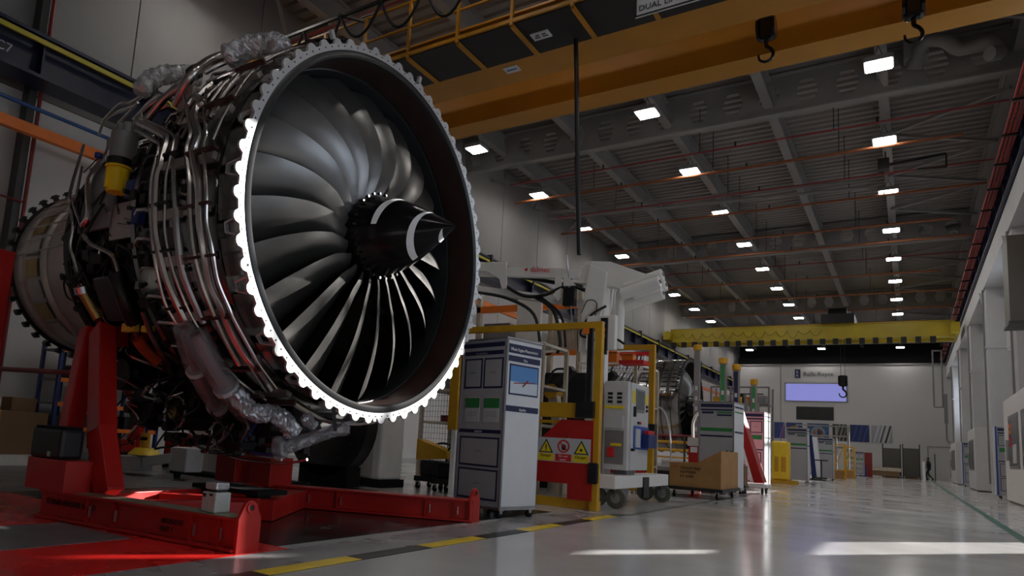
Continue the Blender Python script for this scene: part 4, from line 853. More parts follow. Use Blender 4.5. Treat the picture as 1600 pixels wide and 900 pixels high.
for i, x in enumerate((-.255, 0, .255)):
    if i != 1:
        MB().prism([(x-.105, -.045), (x+.105, -.045), (x, .14)], 'y', -.007, -.004).build('triangle_border', BLK, sg); MB().prism([(x-.08, -.032), (x+.08, -.032), (x, .11)], 'y', -.009, -.007).build('triangle', YELI, sg)
        if i == 0: MB().box(x-.008, x+.008, -.011, -.009, .0, .065).box(x-.008, x+.008, -.011, -.009, -.022, -.008).build('mark', BLK, sg)
        else: MB().prism([(x+.024*math.cos(a*PI/6)*(1 if a % 2 else .6), .012+.024*math.sin(a*PI/6)*(1 if a % 2 else .6)) for a in range(12)], 'y', -.011, -.009).build('mark', BLK, sg)
        B(x-.115, x+.115, -.007, -.004, -.15, -.055).build('caption_bar', YELI, sg); word('Danger', .055, (x, -.008, -.10), (0, -1, 0), BLK, sg, align='CENTER')
    else:
        Mx = Matrix.Translation((x, -.004, .05)) @ Matrix.Rotation(PI/2, 4, 'Z')
        MB().lathe([(0, .068), (0, .088), (.003, .088), (.003, .068)], 28, M=Mx, closed=True).build('prohibition_ring', REDI, sg)
        MB().bar((x-.05, -.008, .1), (x+.05, -.008, 0), .004, .016).build('prohibition_bar', REDI, sg); MB().prism([(x-.02, .0), (x+.03, .0), (x+.035, .05), (x+.01, .08), (x-.03, .06)], 'y', -.007, -.004).build('hand_mark', BLK, sg)
        B(x-.115, x+.115, -.007, -.004, -.15, -.055).build('caption_bar', REDI, sg); word('Do not\nenter', .045, (x, -.008, -.095), (0, -1, 0), WHITEI, sg, align='CENTER')
p2 = portal('safety_gate', 'second yellow portal gate, behind the control trolley', -5.3, -3.86, 12.5, 2.66)
B(-3.96, -3.78, -.06, .1, .9, 1.3).build('latch', BLK, p2); B(-4.9, -3.9, -.05, .05, .1, .2).build('bottom_rail', YEL, p2)
tag(B(-4.35, -3.9, 12.1, 12.45, 2.35, 2.42).build('red_tray', REDI), 'red tray on top of the cage beside the second portal', 'tray')
# ---- control cabinet on trolley ----
ct = thing('control_trolley', 'grey control cabinet on a white trolley with four large castors', 'trolley', (-3.35, 9.75, 0))
B(-.36, 0, 0, .92, .52, 1.80).build('cabinet', OFFW, ct, bevel=.01)
B(-.36, 0, -.45, 2.1, .27, .45).build('trolley_beam', WHITEM, ct, bevel=.01); B(-.28, -.08, .25, .6, .45, .53).build('pedestal', GREYM, ct)
B(-.3, -.1, .15, .4, .08, .27).build('jack_leg', GREYM, ct); B(-.02, .02, .75, 1.0, .12, .42).build('toggle', BLK, ct)
for (x, y) in ((-.05, -.25), (-.33, -.25), (-.05, 1.95), (-.33, 1.95)):
    MB().cyl((x, y-.035, .14), (x, y+.035, .14), .14, 22).build('wheel', GREENR, ct, smooth=True); MB().cyl((x, y-.038, .14), (x, y+.038, .14), .07, 14).build('wheel_hub', GREYM, ct, smooth=True)
    MB().bar((x, y-.045, .14), (x, y-.045, .29), .05, .012).bar((x, y+.045, .14), (x, y+.045, .29), .05, .012).box(x-.04, x+.04, y-.055, y+.055, .285, .30).build('caster_fork', ALU, ct)
B(.0, .015, .10, .92-.02, .53, 1.79).build('door', OFFW, ct, bevel=.004)
B(.015, .03, .30, .68, 1.38, 1.72).build('screen_bezel', GREYM, ct); B(.03, .034, .34, .64, 1.42, 1.69).build('screen', SCREEN, ct)
B(.015, .02, .72, .84, 1.52, 1.66).build('yellow_notice', YELI, ct); B(.015, .02, .14, .26, 1.5, 1.68).build('yellow_notice', YELI, ct); B(.015, .05, .2, .24, 1.3, 1.45).build('tool_holder', BLK, ct)
for q in range(2): MB().cyl((.015, .79, 1.42+.06*q), (.04, .79, 1.42+.06*q), .022, 12).build('button', BLK, ct, smooth=True)
for q, m_ in ((.40, BLK), (.47, REDI)): MB().cyl((.015, q, 1.22), (.045, q, 1.22), .02, 12).build('button', m_, ct, smooth=True)
B(.015, .03, .22, .88, .83, 1.17).build('blue_rack', BLUEI, ct); B(.03, .045, .26, .46, .86, 1.13).build('white_folder', PAPER, ct); B(.03, .14, .55, .95, .86, 1.06).build('blue_bin', BLUEB, ct, bevel=.01); B(.04, .12, .6, .9, 1.06, 1.12).build('red_cloth', REDI, ct, bevel=.01)
B(.015, .06, .12, .18, .80, .84).build('door_handle', BLK, ct)
for i in range(3):
    for j in range(2): B(-.30+.14*j, -.23+.14*j, -.014, 0, 1.60-.06*i, 1.635-.06*i).build('switch', BLK, ct)
B(-.34, -.06, -.03, 0, 1.40, 1.44).build('yellow_tray_edge', YELI, ct); B(-.34, -.06, -.05, 0, 1.12, 1.30).build('document_pocket', PAPER, ct); B(-.33, -.05, -.01, 0, .6, 1.08).build('vent_door', GREYM, ct)
B(-.28, -.18, -.05, -.01, .70, .84).build('red_isolator', REDI, ct, bevel=.01); B(-.24, -.08, -.02, -.01, .86, .9).build('yellow_notice', YELI, ct)
# ---- signal box and manipulator ----
mn = thing('lifting_manipulator', 'white lifting manipulator arm with four cylinders on a tall column', 'manipulator', (-4.05, 10.3, 0))
B(-.13, .13, -.13, .13, 0, 3.5).build('column', WHITEM, mn, bevel=.01); B(-.3, .3, -.3, .3, 0, .03).build('base_plate', WHITEM, mn)
MB().prism([(-.25, 2.3), (.0, 2.25), (.14, 3.1), (.18, 3.55), (-.1, 3.7), (-.18, 3.2)], 'y', -.2, -.14).build('side_cheek', WHITEM, mn, bevel=.008)
MB().prism([(-.25, 2.3), (.0, 2.25), (.14, 3.1), (.18, 3.55), (-.1, 3.7), (-.18, 3.2)], 'y', .14, .2).build('side_cheek', WHITEM, mn, bevel=.008)
MB().prism([(-.45, 3.45), (-.42, 3.62), (-.15, 3.78), (.2, 3.74), (.75, 3.5), (.95, 3.42), (.95, 3.22), (.6, 3.1), (.3, 3.32), (.1, 3.35)], 'y', -.10, .10).build('head_casting', WHITEM, mn, bevel=.01)
for (y_, z) in ((-.16, 3.28), (-.02, 3.42), (.16, 3.30), (.02, 3.14)):
    MB().cyl((.42, y_, z-.10), (1.0, y_, z+.06), .095, 20).build('balance_cylinder', WHITEM, mn, smooth=True, bevel=.006); MB().cyl((1.0, y_, z+.06), (1.02, y_, z+.066), .03, 10).build('cylinder_port', GREYM, mn)
MB().bar((-2.5, -.06, 3.82), (-.3, -.06, 3.58), .10, .17).build('upper_arm', WHITEM, mn, bevel=.01); MB().bar((-2.4, .0, 3.50), (-.15, .0, 3.08), .10, .13).build('lower_arm', WHITEM, mn, bevel=.01)
MB().bar((-2.5, .06, 3.82), (-.3, .06, 3.58), .05, .12).build('rear_arm', WHITEM, mn)
MB().prism([(-2.6, 4.03), (-2.1, 3.93), (-1.65, 3.9), (-1.62, 3.42), (-1.72, 3.42), (-1.78, 3.6), (-2.05, 3.76), (-2.6, 3.76)], 'y', -.14, -.11).build('elbow_plate', WHITEM, mn, bevel=.01)
MB().prism([(-.74, 3.68), (-.62, 3.68), (-.6, 3.2), (-.66, 3.14), (-.72, 3.2)], 'y', -.13, -.10).build('link_plate', WHITEM, mn, bevel=.006)
word('dalmec', .13, (-1.20, -.122, 3.685), (0, -1, 0), REDI, mn, right=(1, 0, -.11)); MB().prism([(-1.32, 3.73), (-1.25, 3.76), (-1.25, 3.70)], 'y', -.122, -.118).build('logo_mark', REDI, mn)
for pts, q in (([(-1.7, -.1, 3.5), (-1.3, -.12, 3.28), (-.9, -.12, 3.27), (-.5, -.1, 3.4), (-.1, -.1, 3.25)], .03), ([(-2.2, -.1, 3.4), (-1.6, -.12, 3.25), (-1.1, -.1, 2.95), (-1.0, 0, 2.4)], .028), ([(-1.1, -.1, 3.25), (-.75, -.1, 3.0), (-.65, 0, 2.5), (-.7, 0, 2.3)], .03), ([(-1.0, -.1, 3.25), (-.6, -.12, 2.9), (-.55, 0, 2.4)], .022), ([(.2, -.22, 3.0), (-.05, -.24, 2.85), (-.2, -.22, 2.55), (.3, -.22, 2.5), (.5, -.2, 2.4)], .02), ([(-.2, -.24, 2.9), (-.1, -.24, 3.1), (.05, -.24, 3.05), (.0, -.24, 2.8), (-.25, -.2, 2.7), (-.25, -.2, 2.3)], .008), ([(-2.6, -.1, 4.15), (-2.4, -.1, 4.22), (-2.25, -.1, 4.02)], .02)):
    MB().tube(smoothpts(pts, 6), q, 8).build('hose', BLK, mn, smooth=True)
MB().bar((-1.65, .02, 3.70), (-.3, .02, 3.38), .05, .06).build('cable_chain', BLK, mn); MB().cyl((-.52, -.16, 3.9), (-.35, -.16, 2.5), .012, 8).build('thin_rod', ALU, mn)
B(-.55, -.35, -.2, -.08, 3.05, 3.35).build('valve_block', BLK, mn, bevel=.01); MB().prism([(-.55, 3.6), (-.35, 3.38), (-.55, 3.38)], 'y', -.18, -.12).build('valve_bracket', WHITEM, mn)
MB().cyl((.36, -.05, 2.35), (.36, -.05, 3.25), .07, 14).build('ram', WHITEM, mn, smooth=True); MB().cyl((.34, -.05, 3.0), (.34, -.05, 3.35), .03, 10).build('ram_rod', CHROME, mn, smooth=True)
sb = thing('signal_box', 'white control box with signal lamps under the manipulator head', 'box', (-4.05, 9.95, 0))
B(-.06, .40, 0, .11, 2.30, 2.83).build('box', WHITEM, sb, bevel=.01); B(.02, .14, -.006, 0, 2.58, 2.68).build('red_label', REDI, sb); word('FAC', .09, (.0, -.004, 2.42), (0, -1, 0), BLUEI, sb)
B(.19, .29, -.05, 0, 2.22, 2.78).build('lamp_housing', BLK, sb)
for z, m_ in ((2.70, BLUEI), (2.60, REDI), (2.50, GREENI)): MB().cyl((.24, -.07, z), (.24, -.05, z), .03, 12).build('lamp', m_, sb, smooth=True)
MB().cyl((.25, -.02, 0), (.25, -.02, 2.22), .02, 8).build('stalk', ALU, sb)
# ---- guarded test rig behind the gate ----
def rig(x0, x1, y0, y1, h, lab, seed, name='guard_cage', shelves=(.5, 1.1, 1.7)):
    random.seed(seed); t = thing(name, lab, 'cage', (x0, y0, 0)); w = x1-x0; d = y1-y0
    for x in (0, w):
        for y in (0, d): B(x-.03, x+.03, y-.03, y+.03, 0, h).build('post', GOLDP, t)
    for z in (h, *shelves):
        for a, b in (((0, 0), (w, 0)), ((0, d), (w, d)), ((0, 0), (0, d)), ((w, 0), (w, d))): MB().bar((*a, z), (*b, z), .04).build('rail', GOLDP if z < h else WHITEM, t)
    mw = MB(); n = int(w/.06)
    for q in range(n): mw.bar((q*w/n, 0, .3), (q*w/n, 0, h), .004)
    for q in range(int(h/.1)): mw.bar((0, 0, .3+q*.1), (w, 0, .3+q*.1), .004) if .3+q*.1 < h else None
    mw.build('wire_mesh', BLK, t, kind='stuff')
    for z in shelves: B(0, w, 0, d, z-.02, z).build('shelf', GREYM, t)
    return t
def clutter(x0, x1, y0, y1, zs, n, seed, mats, grp, base=('equipment_box', 'canister', 'motor_unit')):
    random.seed(seed)
    for i in range(n):
        z = zs[i % len(zs)]; k = i // len(zs); nn = max(1, (n+len(zs)-1)//len(zs)); x = x0+(x1-x0)*(k+.5)/nn; y = random.uniform(y0+.15, y0+.3 if y1-y0 > .5 else y1-.1); q = random.uniform(.06, .12); hh = random.uniform(.12, .38)
        m_ = mats[i % len(mats)]; kind = base[i % len(base)]; mn_ = m_.name.replace('_', ' ')
        t = thing(kind, '%s %s on the %s level, %s in the guarded rig' % (['squat', 'small', 'tall'][int(hh*10) % 3], {'equipment_box': 'box', 'canister': 'round canister', 'motor_unit': 'motor unit'}.get(kind, kind), {0: 'lowest'}.get(i % len(zs), 'level '+str(i % len(zs))) if False else ['lowest', 'middle', 'upper', 'top'][i % len(zs)], ['far left', 'left', 'left of centre', 'centre', 'right of centre', 'right', 'far right'][min(6, int(7*(k+.5)/nn))]), 'equipment', (x, y, z), group=grp)
        if kind == 'canister': MB().cyl((0, 0, 0), (0, 0, hh), q, 16).build('body', m_, t, smooth=True, bevel=.01); MB().cyl((0, 0, hh), (0, 0, hh+.03), q*.6, 12).build('lid', BLK, t, smooth=True)
        elif kind == 'motor_unit': B(-q, q, -q, q, 0, hh*.6).build('housing', m_, t, bevel=.01); MB().cyl((-q*1.3, 0, hh*.6), (q*1.3, 0, hh*.6), q*.5, 12).build('motor', ALU, t, smooth=True)
        else: B(-q*1.2, q*1.2, -q, q, 0, hh).build('body', m_, t, bevel=.008); B(-q*1.25, q*1.25, -q*1.05, q*1.05, hh*.85, hh*.9).build('band', BLK, t)
rig(-5.55, -4.62, 9.5, 10.4, 2.35, 'wire mesh guard cage just behind the yellow gate, left bay', 1)
rig(-7.6, -5.8, 10.6, 11.6, 2.1, 'tan guard cage further left behind the gate, in the dark', 2)
rig(-5.6, -4.4, 13.2, 14.6, 2.5, 'guard cage between the two yellow portals', 3)
clutter(-5.5, -4.65, 9.55, 10.3, (.5, 1.1, 1.7), 9, 21, (GOLDP, DARKM, ALU, OFFW, GREYM), 'parts in the nearest guard cage')
clutter(-7.5, -5.9, 10.7, 11.5, (0.5, 1.1, 1.7), 12, 22, (DARKM, DRED, GREYM, ALU), 'parts in the dark cage', ('valve_stack', 'parts_bin', 'gauge_case'))
clutter(-5.5, -4.5, 13.3, 14.5, (.5, 1.1, 1.7, 2.5), 12, 23, (GOLDP, OFFW, ALU, ORANGE), 'parts in the farther cage', ('pump_unit', 'tool_case', 'actuator'))
for i, (x, y, m_, lab) in enumerate(((-5.05, 11.2, GOLDP, 'tan robot arm behind the yellow gate, the left one'), (-4.55, 11.9, GREYM, 'grey robot arm behind the yellow gate, the right one'))):
    t = thing('robot_arm', lab, 'robot', (x, y, 0)); MB().cyl((0, 0, 0), (0, 0, 1.0), .18, 16, .14).build('pedestal', m_, t, smooth=True); MB().bar((0, 0, 1.0), (-.15, 0, 1.75), .18).build('lower_link', m_, t, bevel=.02); MB().bar((-.15, 0, 1.75), (.25, -.1, 2.15), .14).build('upper_link', BLK, t, bevel=.02); MB().cyl((-.15, -.14, 1.75), (-.15, .14, 1.75), .13, 14).build('joint', YEL, t, smooth=True)
    MB().tube(smoothpts([(0, -.1, 1.0), (-.3, -.15, 1.5), (-.1, -.15, 2.1), (.25, -.1, 2.1)], 5), .02, 6).build('hose', BLK, t, smooth=True)
sp = thing('tall_storage_rack', 'tall pale rack with an orange beam behind the manipulator arm', 'rack', (-8.6, 14, 0))
for x in (0, 1.2, 1.9, 2.6): B(x, x+.1, 0, .12, 0, 4.3).build('upright', GOLDP, sp)
B(0, 2.6, 0, .1, 3.85, 4.0).build('orange_beam', ORANGE, sp); B(0, 2.6, 0, .1, 2.8, 2.9).build('orange_beam', ORANGE, sp)
for q in range(3): B(.15+.85*q, .85+.85*q, .12, .7, 2.9, 3.6-.1*q).build('carton', (GREYM, OFFW, GOLDP)[q], sp)
B(1.15, 1.75, -.1, .0, 1.8, 4.1).build('pale_panel', WHITEM, sp)
# ---- crate, dollies, leaning panel ----
cr_ = thing('plywood_crate', 'open plywood crate with sloping front edge on a black dolly', 'crate', (-3.8, 13.5, 0))
MB().prism([(0, .2), (.93, .2), (.93, .90), (.62, .72), (.5, .64), (0, .64)], 'y', 0, .03).build('front_panel', WOOD, cr_); MB().prism([(0, .2), (.93, .2), (.93, .90), (.62, .72), (.5, .64), (0, .64)], 'y', 1.5, 1.53).build('back_panel', WOOD, cr_)
B(.90, .93, .03, 1.5, .2, .9).build('side_panel', WOOD, cr_); B(0, .03, .03, 1.5, .2, .64).build('side_panel', WOOD, cr_); B(.03, .9, .03, 1.5, .2, .23).build('floor_panel', WOOD, cr_)
B(-.04, .97, -.04, 1.57, .14, .2).build('dolly_deck', BLK, cr_)
for x in (.08, .85):
    for y in (.08, 1.4): caster(cr_, x, y, .14, .06)
for q in (.25, .62): MB().bar((.93, .2+q, .9), (.93, .32+q, .92), .02).build('strap', BLK, cr_)
word('TRENT-900\nNUMBER\nE4 6088', .075, (.2, -.003, .52), (0, -1, 0), BLK, cr_); B(.06, .16, -.003, 0, .56, .575).build('red_mark', REDI, cr_)
rp = thing('leaning_panel', 'tall red panel leaning on a white castor dolly', 'panel', (-3.38, 17.4, 0))
vs = [(-.06, 0, 1.9), (.09, 0, 1.92), (.60, 0, .26), (.40, 0, .24)]
MB().prism([(v[0], v[2]) for v in vs], 'y', 0, .5).build('panel', REDM, rp, bevel=.01); MB().prism([(-.09, 1.88), (-.06, 1.9), (.40, .24), (.33, .24)], 'y', -.01, .5).build('edge_strip', WHITEM, rp)
B(-.1, .68, -.05, .6, .16, .22).build('dolly_deck', WHITEM, rp)
for x in (0, .58):
    for y in (0, .5): caster(rp, x, y, .16, .06)
pb_ = thing('carton_on_dolly', 'small brown box on black castors before the leaning red panel', 'box', (-3.42, 16.75, 0))
B(0, .36, 0, .35, .18, .62).build('box', CARD, pb_, bevel=.005); B(-.02, .38, -.02, .37, .13, .18).build('dolly_deck', BLK, pb_)
for x in (.04, .32):
    for y in (.04, .3): caster(pb_, x, y, .13, .055)
# ---- second engine and its surroundings ----
E2 = make_engine('smaller-looking second turbofan engine in the background, beyond the yellow gates', (-6.2, 24.6, 2.42), full=False)
for s_, a in ((.3, 0), (.62, 0), (1.0, 0)):
    pass
for k in range(16):
    a = 15+k*6
    for s_ in (.15, .45, .8, 1.15): arcplate(s_, s_+.2, 1.60, 1.625, a, a+4.2, 2).build('case_panel', CHROME, E2)
es = thing('engine_cradle', 'dark cradle with yellow bars under the second engine', 'stand', (-6.4, 24.6, 0))
for y in (-1.2, 1.2): MB().bar((-3, y, .15), (.4, y, .15), .25, .3).build('rail', REDM, es); MB().bar((-2, y, .3), (-2, y*.4, 1.2), .2).build('leg', REDM, es)
for z in (.9, 1.15): MB().cyl((-2.5, -1.7, z), (.8, -1.7, z), .05, 8).build('yellow_bar', YEL, es)
wk = thing('work_platform', 'low work platform with rails in front of the second engine', 'platform', (-5.6, 18.0, 0))
for x in (0, .9, 1.8): MB().cyl((x, 0, 0), (x, 0, 1.25), .025, 8).build('post', DARKM, wk)
for z in (.7, 1.25): MB().cyl((0, 0, z), (1.8, 0, z), .022, 8).build('handrail', DRED if z > 1 else YEL, wk)
B(0, 1.8, 0, 1.0, .35, .45).build('deck', GREYM, wk); B(.3, 1.3, .1, .5, .45, .62).build('tool_case', OFFW, wk); B(0, 1.8, .0, .06, .0, .35).build('skirt', DARKM, wk)
t = thing('red_barrier', 'red stand with a white label left of the grey board with the green bar', 'stand', (-4.35, 17.0, 0))
B(0, .28, 0, .2, 0, 1.0).build('body', REDM, t); B(-.02, .30, -.02, .22, 1.0, 1.2).build('frame_top', OFFW, t); B(.05, .2, -.02, 0, .85, .98).build('label_plate', WHITEI, t)
MB().tube(smoothpts([(.1, 0, 1.2), (.1, 0, 1.55), (.2, 0, 1.75), (.36, 0, 1.8)], 6), .035, 8).build('white_hose', WHITEM, t, smooth=True)
wt = tag(MB().tube(smoothpts([(-5.2, 16.8, 1.9), (-4.95, 16.8, 1.85), (-4.8, 16.8, 1.6), (-4.72, 16.8, 1.1), (-4.7, 16.8, .5), (-4.7, 16.8, 0)], 6), .02, 8).build('bent_tube', PAPER, smooth=True), 'thin white bent tube in front of the second engine', 'tube')
hs = thing('hanging_hoses', 'row of curved bright hoses under a red tray near the second engine', 'hose', (-6.4, 17.5, 0))
for q in range(9): MB().tube(smoothpts([(.1*q, 0, 3.25), (-.05+.1*q, -.05, 2.9), (-.25+.1*q, -.05, 2.5), (-.25+.09*q, 0, 2.0)], 5), .02, 6).build('hose', random.choice((ALU, PAPER, BLK)), hs, smooth=True)
B(0, .95, -.1, .15, 3.25, 3.33).build('red_tray', REDI, hs); MB().cyl((.9, .1, 0), (.9, .1, 3.25), .03, 8).build('support_post', DARKM, hs)
for i, (x, y, h, w_, m_, lab) in enumerate(((-5.15, 21, 3.9, .16, STEEL, 'pale post with a yellow cap nearest the second engine'), (-4.42, 21, 3.5, .17, GREENI, 'green-fronted post with a yellow cap'), (-4.12, 21.3, 3.35, .17, NAVYI, 'dark blue-fronted post with a yellow cap'), (-3.70, 21.6, 2.95, .14, GREENI, 'shortest green-striped post with a yellow cap, right of the others'))):
    t = thing('capped_post', lab, 'post', (x, y, 0), group='yellow-capped posts')
    B(-w_/2, w_/2, -.08, .08, 0, h).build('shaft', STEEL, t, bevel=.01); B(-w_*.3, w_*.3, -.09, -.08, .3, h-.1).build('front_strip', m_, t)
    MB().cyl((0, 0, h-.05), (0, 0, h+.12), w_*.75, 16).build('cap', YEL, t, smooth=True, bevel=.02)
    for q in range(6): B(-w_*.2, w_*.2, -.095, -.09, h*.3+q*.3, h*.3+.12+q*.3).build('mark', PAPER, t)
sh = thing('work_platform', 'tall staging with tubular rails and shelves between the capped posts', 'platform', (-6.0, 26.5, 0))
for x in (0, .9, 1.8, 2.6):
    for y in (0, .8): MB().cyl((x*.75, y, 0), (x*.75, y, 3.3), .035, 8).build('post', STEEL, sh)
for z in (1.6, 2.2, 2.7, 3.3): MB().cyl((0, 0, z), (1.95, 0, z), .03, 8).build('rail', STEEL, sh)
for z in (1.6, 2.7): B(0, 1.95, 0, .8, z-.05, z).build('shelf', GREYM, sh)
for q in range(5): B(.05+.37*q, .35+.37*q, .1, .6, 2.7, 2.95+.06*(q % 3)).build('box', (YEL, OFFW, DARKM, ORANGE, GREYM)[q], sh)
t = thing('gas_cylinders', 'yellow and white upright tubes in a rack behind the bounce-tinted board', 'rack', (-4.6, 23.5, 0))
for q in range(5): MB().cyl((.17*q, 0, 1.7), (.17*q, 0, 2.75-.05*q), .05, 10).build('tube', (YEL, YEL, GREYM, STEEL, STEEL)[q], t, smooth=True)
B(-.05, .8, -.1, .1, 0, 1.75).build('rack_body', GREYM, t); MB().cyl((-.1, 0, 2.8), (.85, 0, 2.8), .02, 6).build('top_bar', DARKM, t)
# ---- far left-hand row ----
ym = thing('yellow_machine', 'yellow floor machine to the right of the bounce-tinted board', 'machine', (-3.9, 26, 0))
B(0, .52, 0, .6, .12, 1.42).build('body', YELB, ym, bevel=.06); B(.1, .22, -.02, 0, .4, .9).build('panel', YEL, ym); B(.3, .45, -.02, 0, .4, .9).build('panel', YEL, ym); B(.1, .4, .1, .4, 1.3, 1.4).build('screen_top', WHITEI, ym); B(-.05, .75, -.1, .7, 0, .12).build('skirt', YEL, ym)
bl = thing('leaning_panel', 'dark blue panel leaning beside the far grey board', 'panel', (-3.75, 35.2, 0)); MB().prism([(0, 1.98), (.14, 1.98), (.30, .05), (.12, .05)], 'y', 0, .4).build('panel', BLUEB, bl)
B(-.02, .34, -.02, .5, 0, .06).build('foot', BLK, bl)
wl = thing('leaning_panel', 'white panel leaning beside the blue one', 'panel', (-3.55, 34.6, 0)); MB().prism([(0, 1.88), (.17, 1.88), (.34, .14), (.18, .14)], 'y', 0, .4).build('panel', BOARDW, wl); B(.05, .55, -.05, .5, .08, .14).build('dolly_deck', BLK, wl)
for x in (.1, .45): caster(wl, x, 0, .08, .04)
tb = thing('bar_table', 'dark T-shaped trolley before the fifth display board', 'trolley', (-3.1, 33.5, 0)); B(-.25, .25, -.2, .2, .85, .9).build('top', BLK, tb); MB().cyl((0, 0, .08), (0, 0, .85), .03, 8).build('pole', BLK, tb); B(-.2, .2, -.2, .2, .03, .08).build('foot', BLK, tb)
for (x0, x1, y, h, lab) in ((-3.15, -2.65, 40, 1.72, 'yellow open steel frame right of the far display boards'), (-2.95, -2.5, 44, 1.7, 'second yellow open frame behind the first')):
    t = thing('steel_frame', lab, 'frame', (x0, y, 0)); w_ = x1-x0
    for x in (0, w_):
        for yy_ in (0, .6): MB().bar((x, yy_, 0), (x, yy_, h), .05).build('post', YEL, t)
    for z in (.45, h): MB().bar((0, 0, z), (w_, 0, z), .05).build('rail', YEL, t); MB().bar((0, .6, z), (w_, .6, z), .05).build('rail', YEL, t)
    MB().bar((0, 0, .5), (w_, 0, h), .04).build('brace', YEL, t); B(.05, w_-.05, .1, .5, .02, .42).build('crate', WOOD, t)
sc_ = thing('scaffold', 'pale scaffold with rails above the far display boards', 'scaffold', (-5.4, 45, 0))
for x in (0, 1.0, 2.0, 2.6): MB().cyl((x, 0, 0), (x, 0, 2.9), .05, 8).build('post', STEEL, sc_)
for z in (1.7, 2.3, 2.85): MB().cyl((0, 0, z), (2.6, 0, z), .04, 8).build('rail', STEEL, sc_)
B(0, 2.6, 0, 1, 1.62, 1.67).build('deck', GREYM, sc_)
for (x0, w_, y, h, lab) in ((-1.6, 1.08, 60, 2.1, 'dark mesh cage near the far wall, left of the two'), (-.38, 1.0, 60, 2.15, 'dark mesh cage near the far wall, right of the two')):
    t = thing('mesh_cage', lab, 'cage', (x0, y, 0), group='two mesh cages near the far wall')
    for x in (0, w_):
        for yy_ in (0, .8): B(x-.03, x+.03, yy_-.03, yy_+.03, 0, h+.3).build('post', BLK, t)
    B(0, w_, 0, .02, .15, h).build('mesh_front', MESHM, t); B(0, w_, .78, .8, .15, h).build('mesh_back', MESHM, t); B(0, .02, 0, .8, .15, h).build('mesh_side', MESHM, t); B(w_-.02, w_, 0, .8, .15, h).build('mesh_side', MESHM, t); B(.1, w_-.1, .1, .7, .0, 1.2).build('load', CARD, t)
t = thing('low_bench', 'long low tan bench before the left mesh cage', 'bench', (-2.4, 58.6, 0)); B(0, 1.9, 0, .6, .45, .7).build('top', GOLDP, t); B(.1, 1.8, .1, .5, .1, .45).build('base', CARD, t)
for x in (.1, 1.7): B(x, x+.1, .1, .5, 0, .1).build('foot', BLK, t)
tag(MB().cyl((.82, 58, 0), (.82, 58, 1.27), .09, 12).build('bollard', WHITEI, smooth=True), 'white bollard beside the walking person', 'bollard')
tag(MB().cyl((1.5, 60, 0), (1.5, 60, 1.85), .03, 8).build('thin_post', BLK, smooth=True), 'thin black post right of the walking person', 'post')
# ---- right-hand machines ----
def machine(x, y0, y1, h, lab, gr):
    t = thing('machine_enclosure', lab, 'machine', (x, y0, 0), group='white machine enclosures along the right wall'); L_ = y1-y0; w_ = 2.96-x
    B(0, w_, 0, L_, .04, h).build('body', WHITEM if gr == 0 else OFFW, t, bevel=.03); B(.05, w_, .05, L_-.05, 0, .04).build('plinth', BLK, t)
    ws = [q for q in (.18, .55)]
    for q in ws:
        o = B(-.02, 0, L_*q, L_*(q+.28), h*.32, h*.82).build('window_frame', GREYM, t); B(-.026, -.02, L_*q+.08, L_*(q+.28)-.08, h*.35, h*.79).build('glass', SCREEN, o)
    B(-.03, 0, L_*.86, L_*.93, h*.4, h*.6).build('control_panel', GREYM, t)
    return t
m1 = machine(2.38, 19.2, 26.6, 2.95, 'nearest white machine with red and white charts, at the right edge', 0)
for i in range(6):
    for j in range(2): B(-.034, -.027, 5.9-.42*(i//1) if False else 5.35+.2*(i % 3)+0, 5.45+.2*(i % 3), 1.55+.35*j+.16*(i//3), 1.67+.35*j+.16*(i//3)).build('red_sheet', (REDI, ORANGE)[j], m1)
B(-.034, -.027, 4.4, 5.2, 1.1, 1.6).build('white_sheet', PAPER, m1)
machine(2.3, 36.6, 40.8, 2.65, 'second white machine along the right wall, behind the blue-edged board', 1)
machine(2.25, 50, 56, 2.45, 'farthest white machine along the right wall', 1)
for (x, y, lab) in ((2.92, 29, 'display board with a blue edge between the first two white machines'), (2.9, 46, 'display board between the second and third white machines')):
    t = board((x, y, 0), 0, .52, .6, 2.2, lab, BOARD, BOARDW, 'C', 'display boards on the right'); B(-.56, -.52, -.03, .3, .1, 2.32).build('blue_edge', BLUEI, t); B(-.61, -.57, -.03, .3, .1, 2.32).build('white_edge', BOARDW, t)
t = thing('vertical_lift', 'grey lockers between the farthest machine and the wall end', 'cabinet', (2.3, 57.6, 0)); B(0, .8, 0, 1.5, 0, 2.2).build('body', OFFW, t); B(-.02, 0, .2, .7, .3, 2.0).build('door', GREYM, t)
# ---- left: cartons, rack, pallet truck, discs ----
t = thing('long_crate', 'long brown cardboard crate by the left wall', 'crate', (-12.12, 3.3, .16)); B(0, .65, 0, 2.45, 0, .66).build('box', CARD, t, bevel=.01); B(-.0, .67, .8, .84, 0, .67).build('strap', WOOD, t); B(-.0, .67, 1.7, 1.74, 0, .67).build('strap', WOOD, t)
tag(B(-12.1, -11.75, 5.3, 5.68, .822, 1.04).build('small_carton', CARD, bevel=.005), 'small brown carton on top of the long crate', 'box'); 
t = thing('crate_plinth', 'white plinth under the long brown crate', 'plinth', (-12.2, 2.7, 0)); B(0, .9, 0, 3.1, 0, .155).build('slab', WHITEM, t)
rk = thing('blue_storage_rack', 'blue storage rack with orange shelf beams behind the red stand', 'rack', (-12.3, 5.9, 0))
for y in (0, .35, 1.55, 1.9): B(0, .07, y, y+.05, 0, 2.05).build('upright', BLUEB if y % 2 else BLUEB, rk); B(.6, .67, y, y+.05, 0, 2.05).build('upright', BLUEB, rk)
for z in (.55, .95, 1.35, 1.85): B(.6, .66, 0, 1.95, z, z+.07).build('shelf_beam', ORANGE, rk); B(0, .62, .02, 1.93, z+.03, z+.06).build('shelf', GREYM, rk)
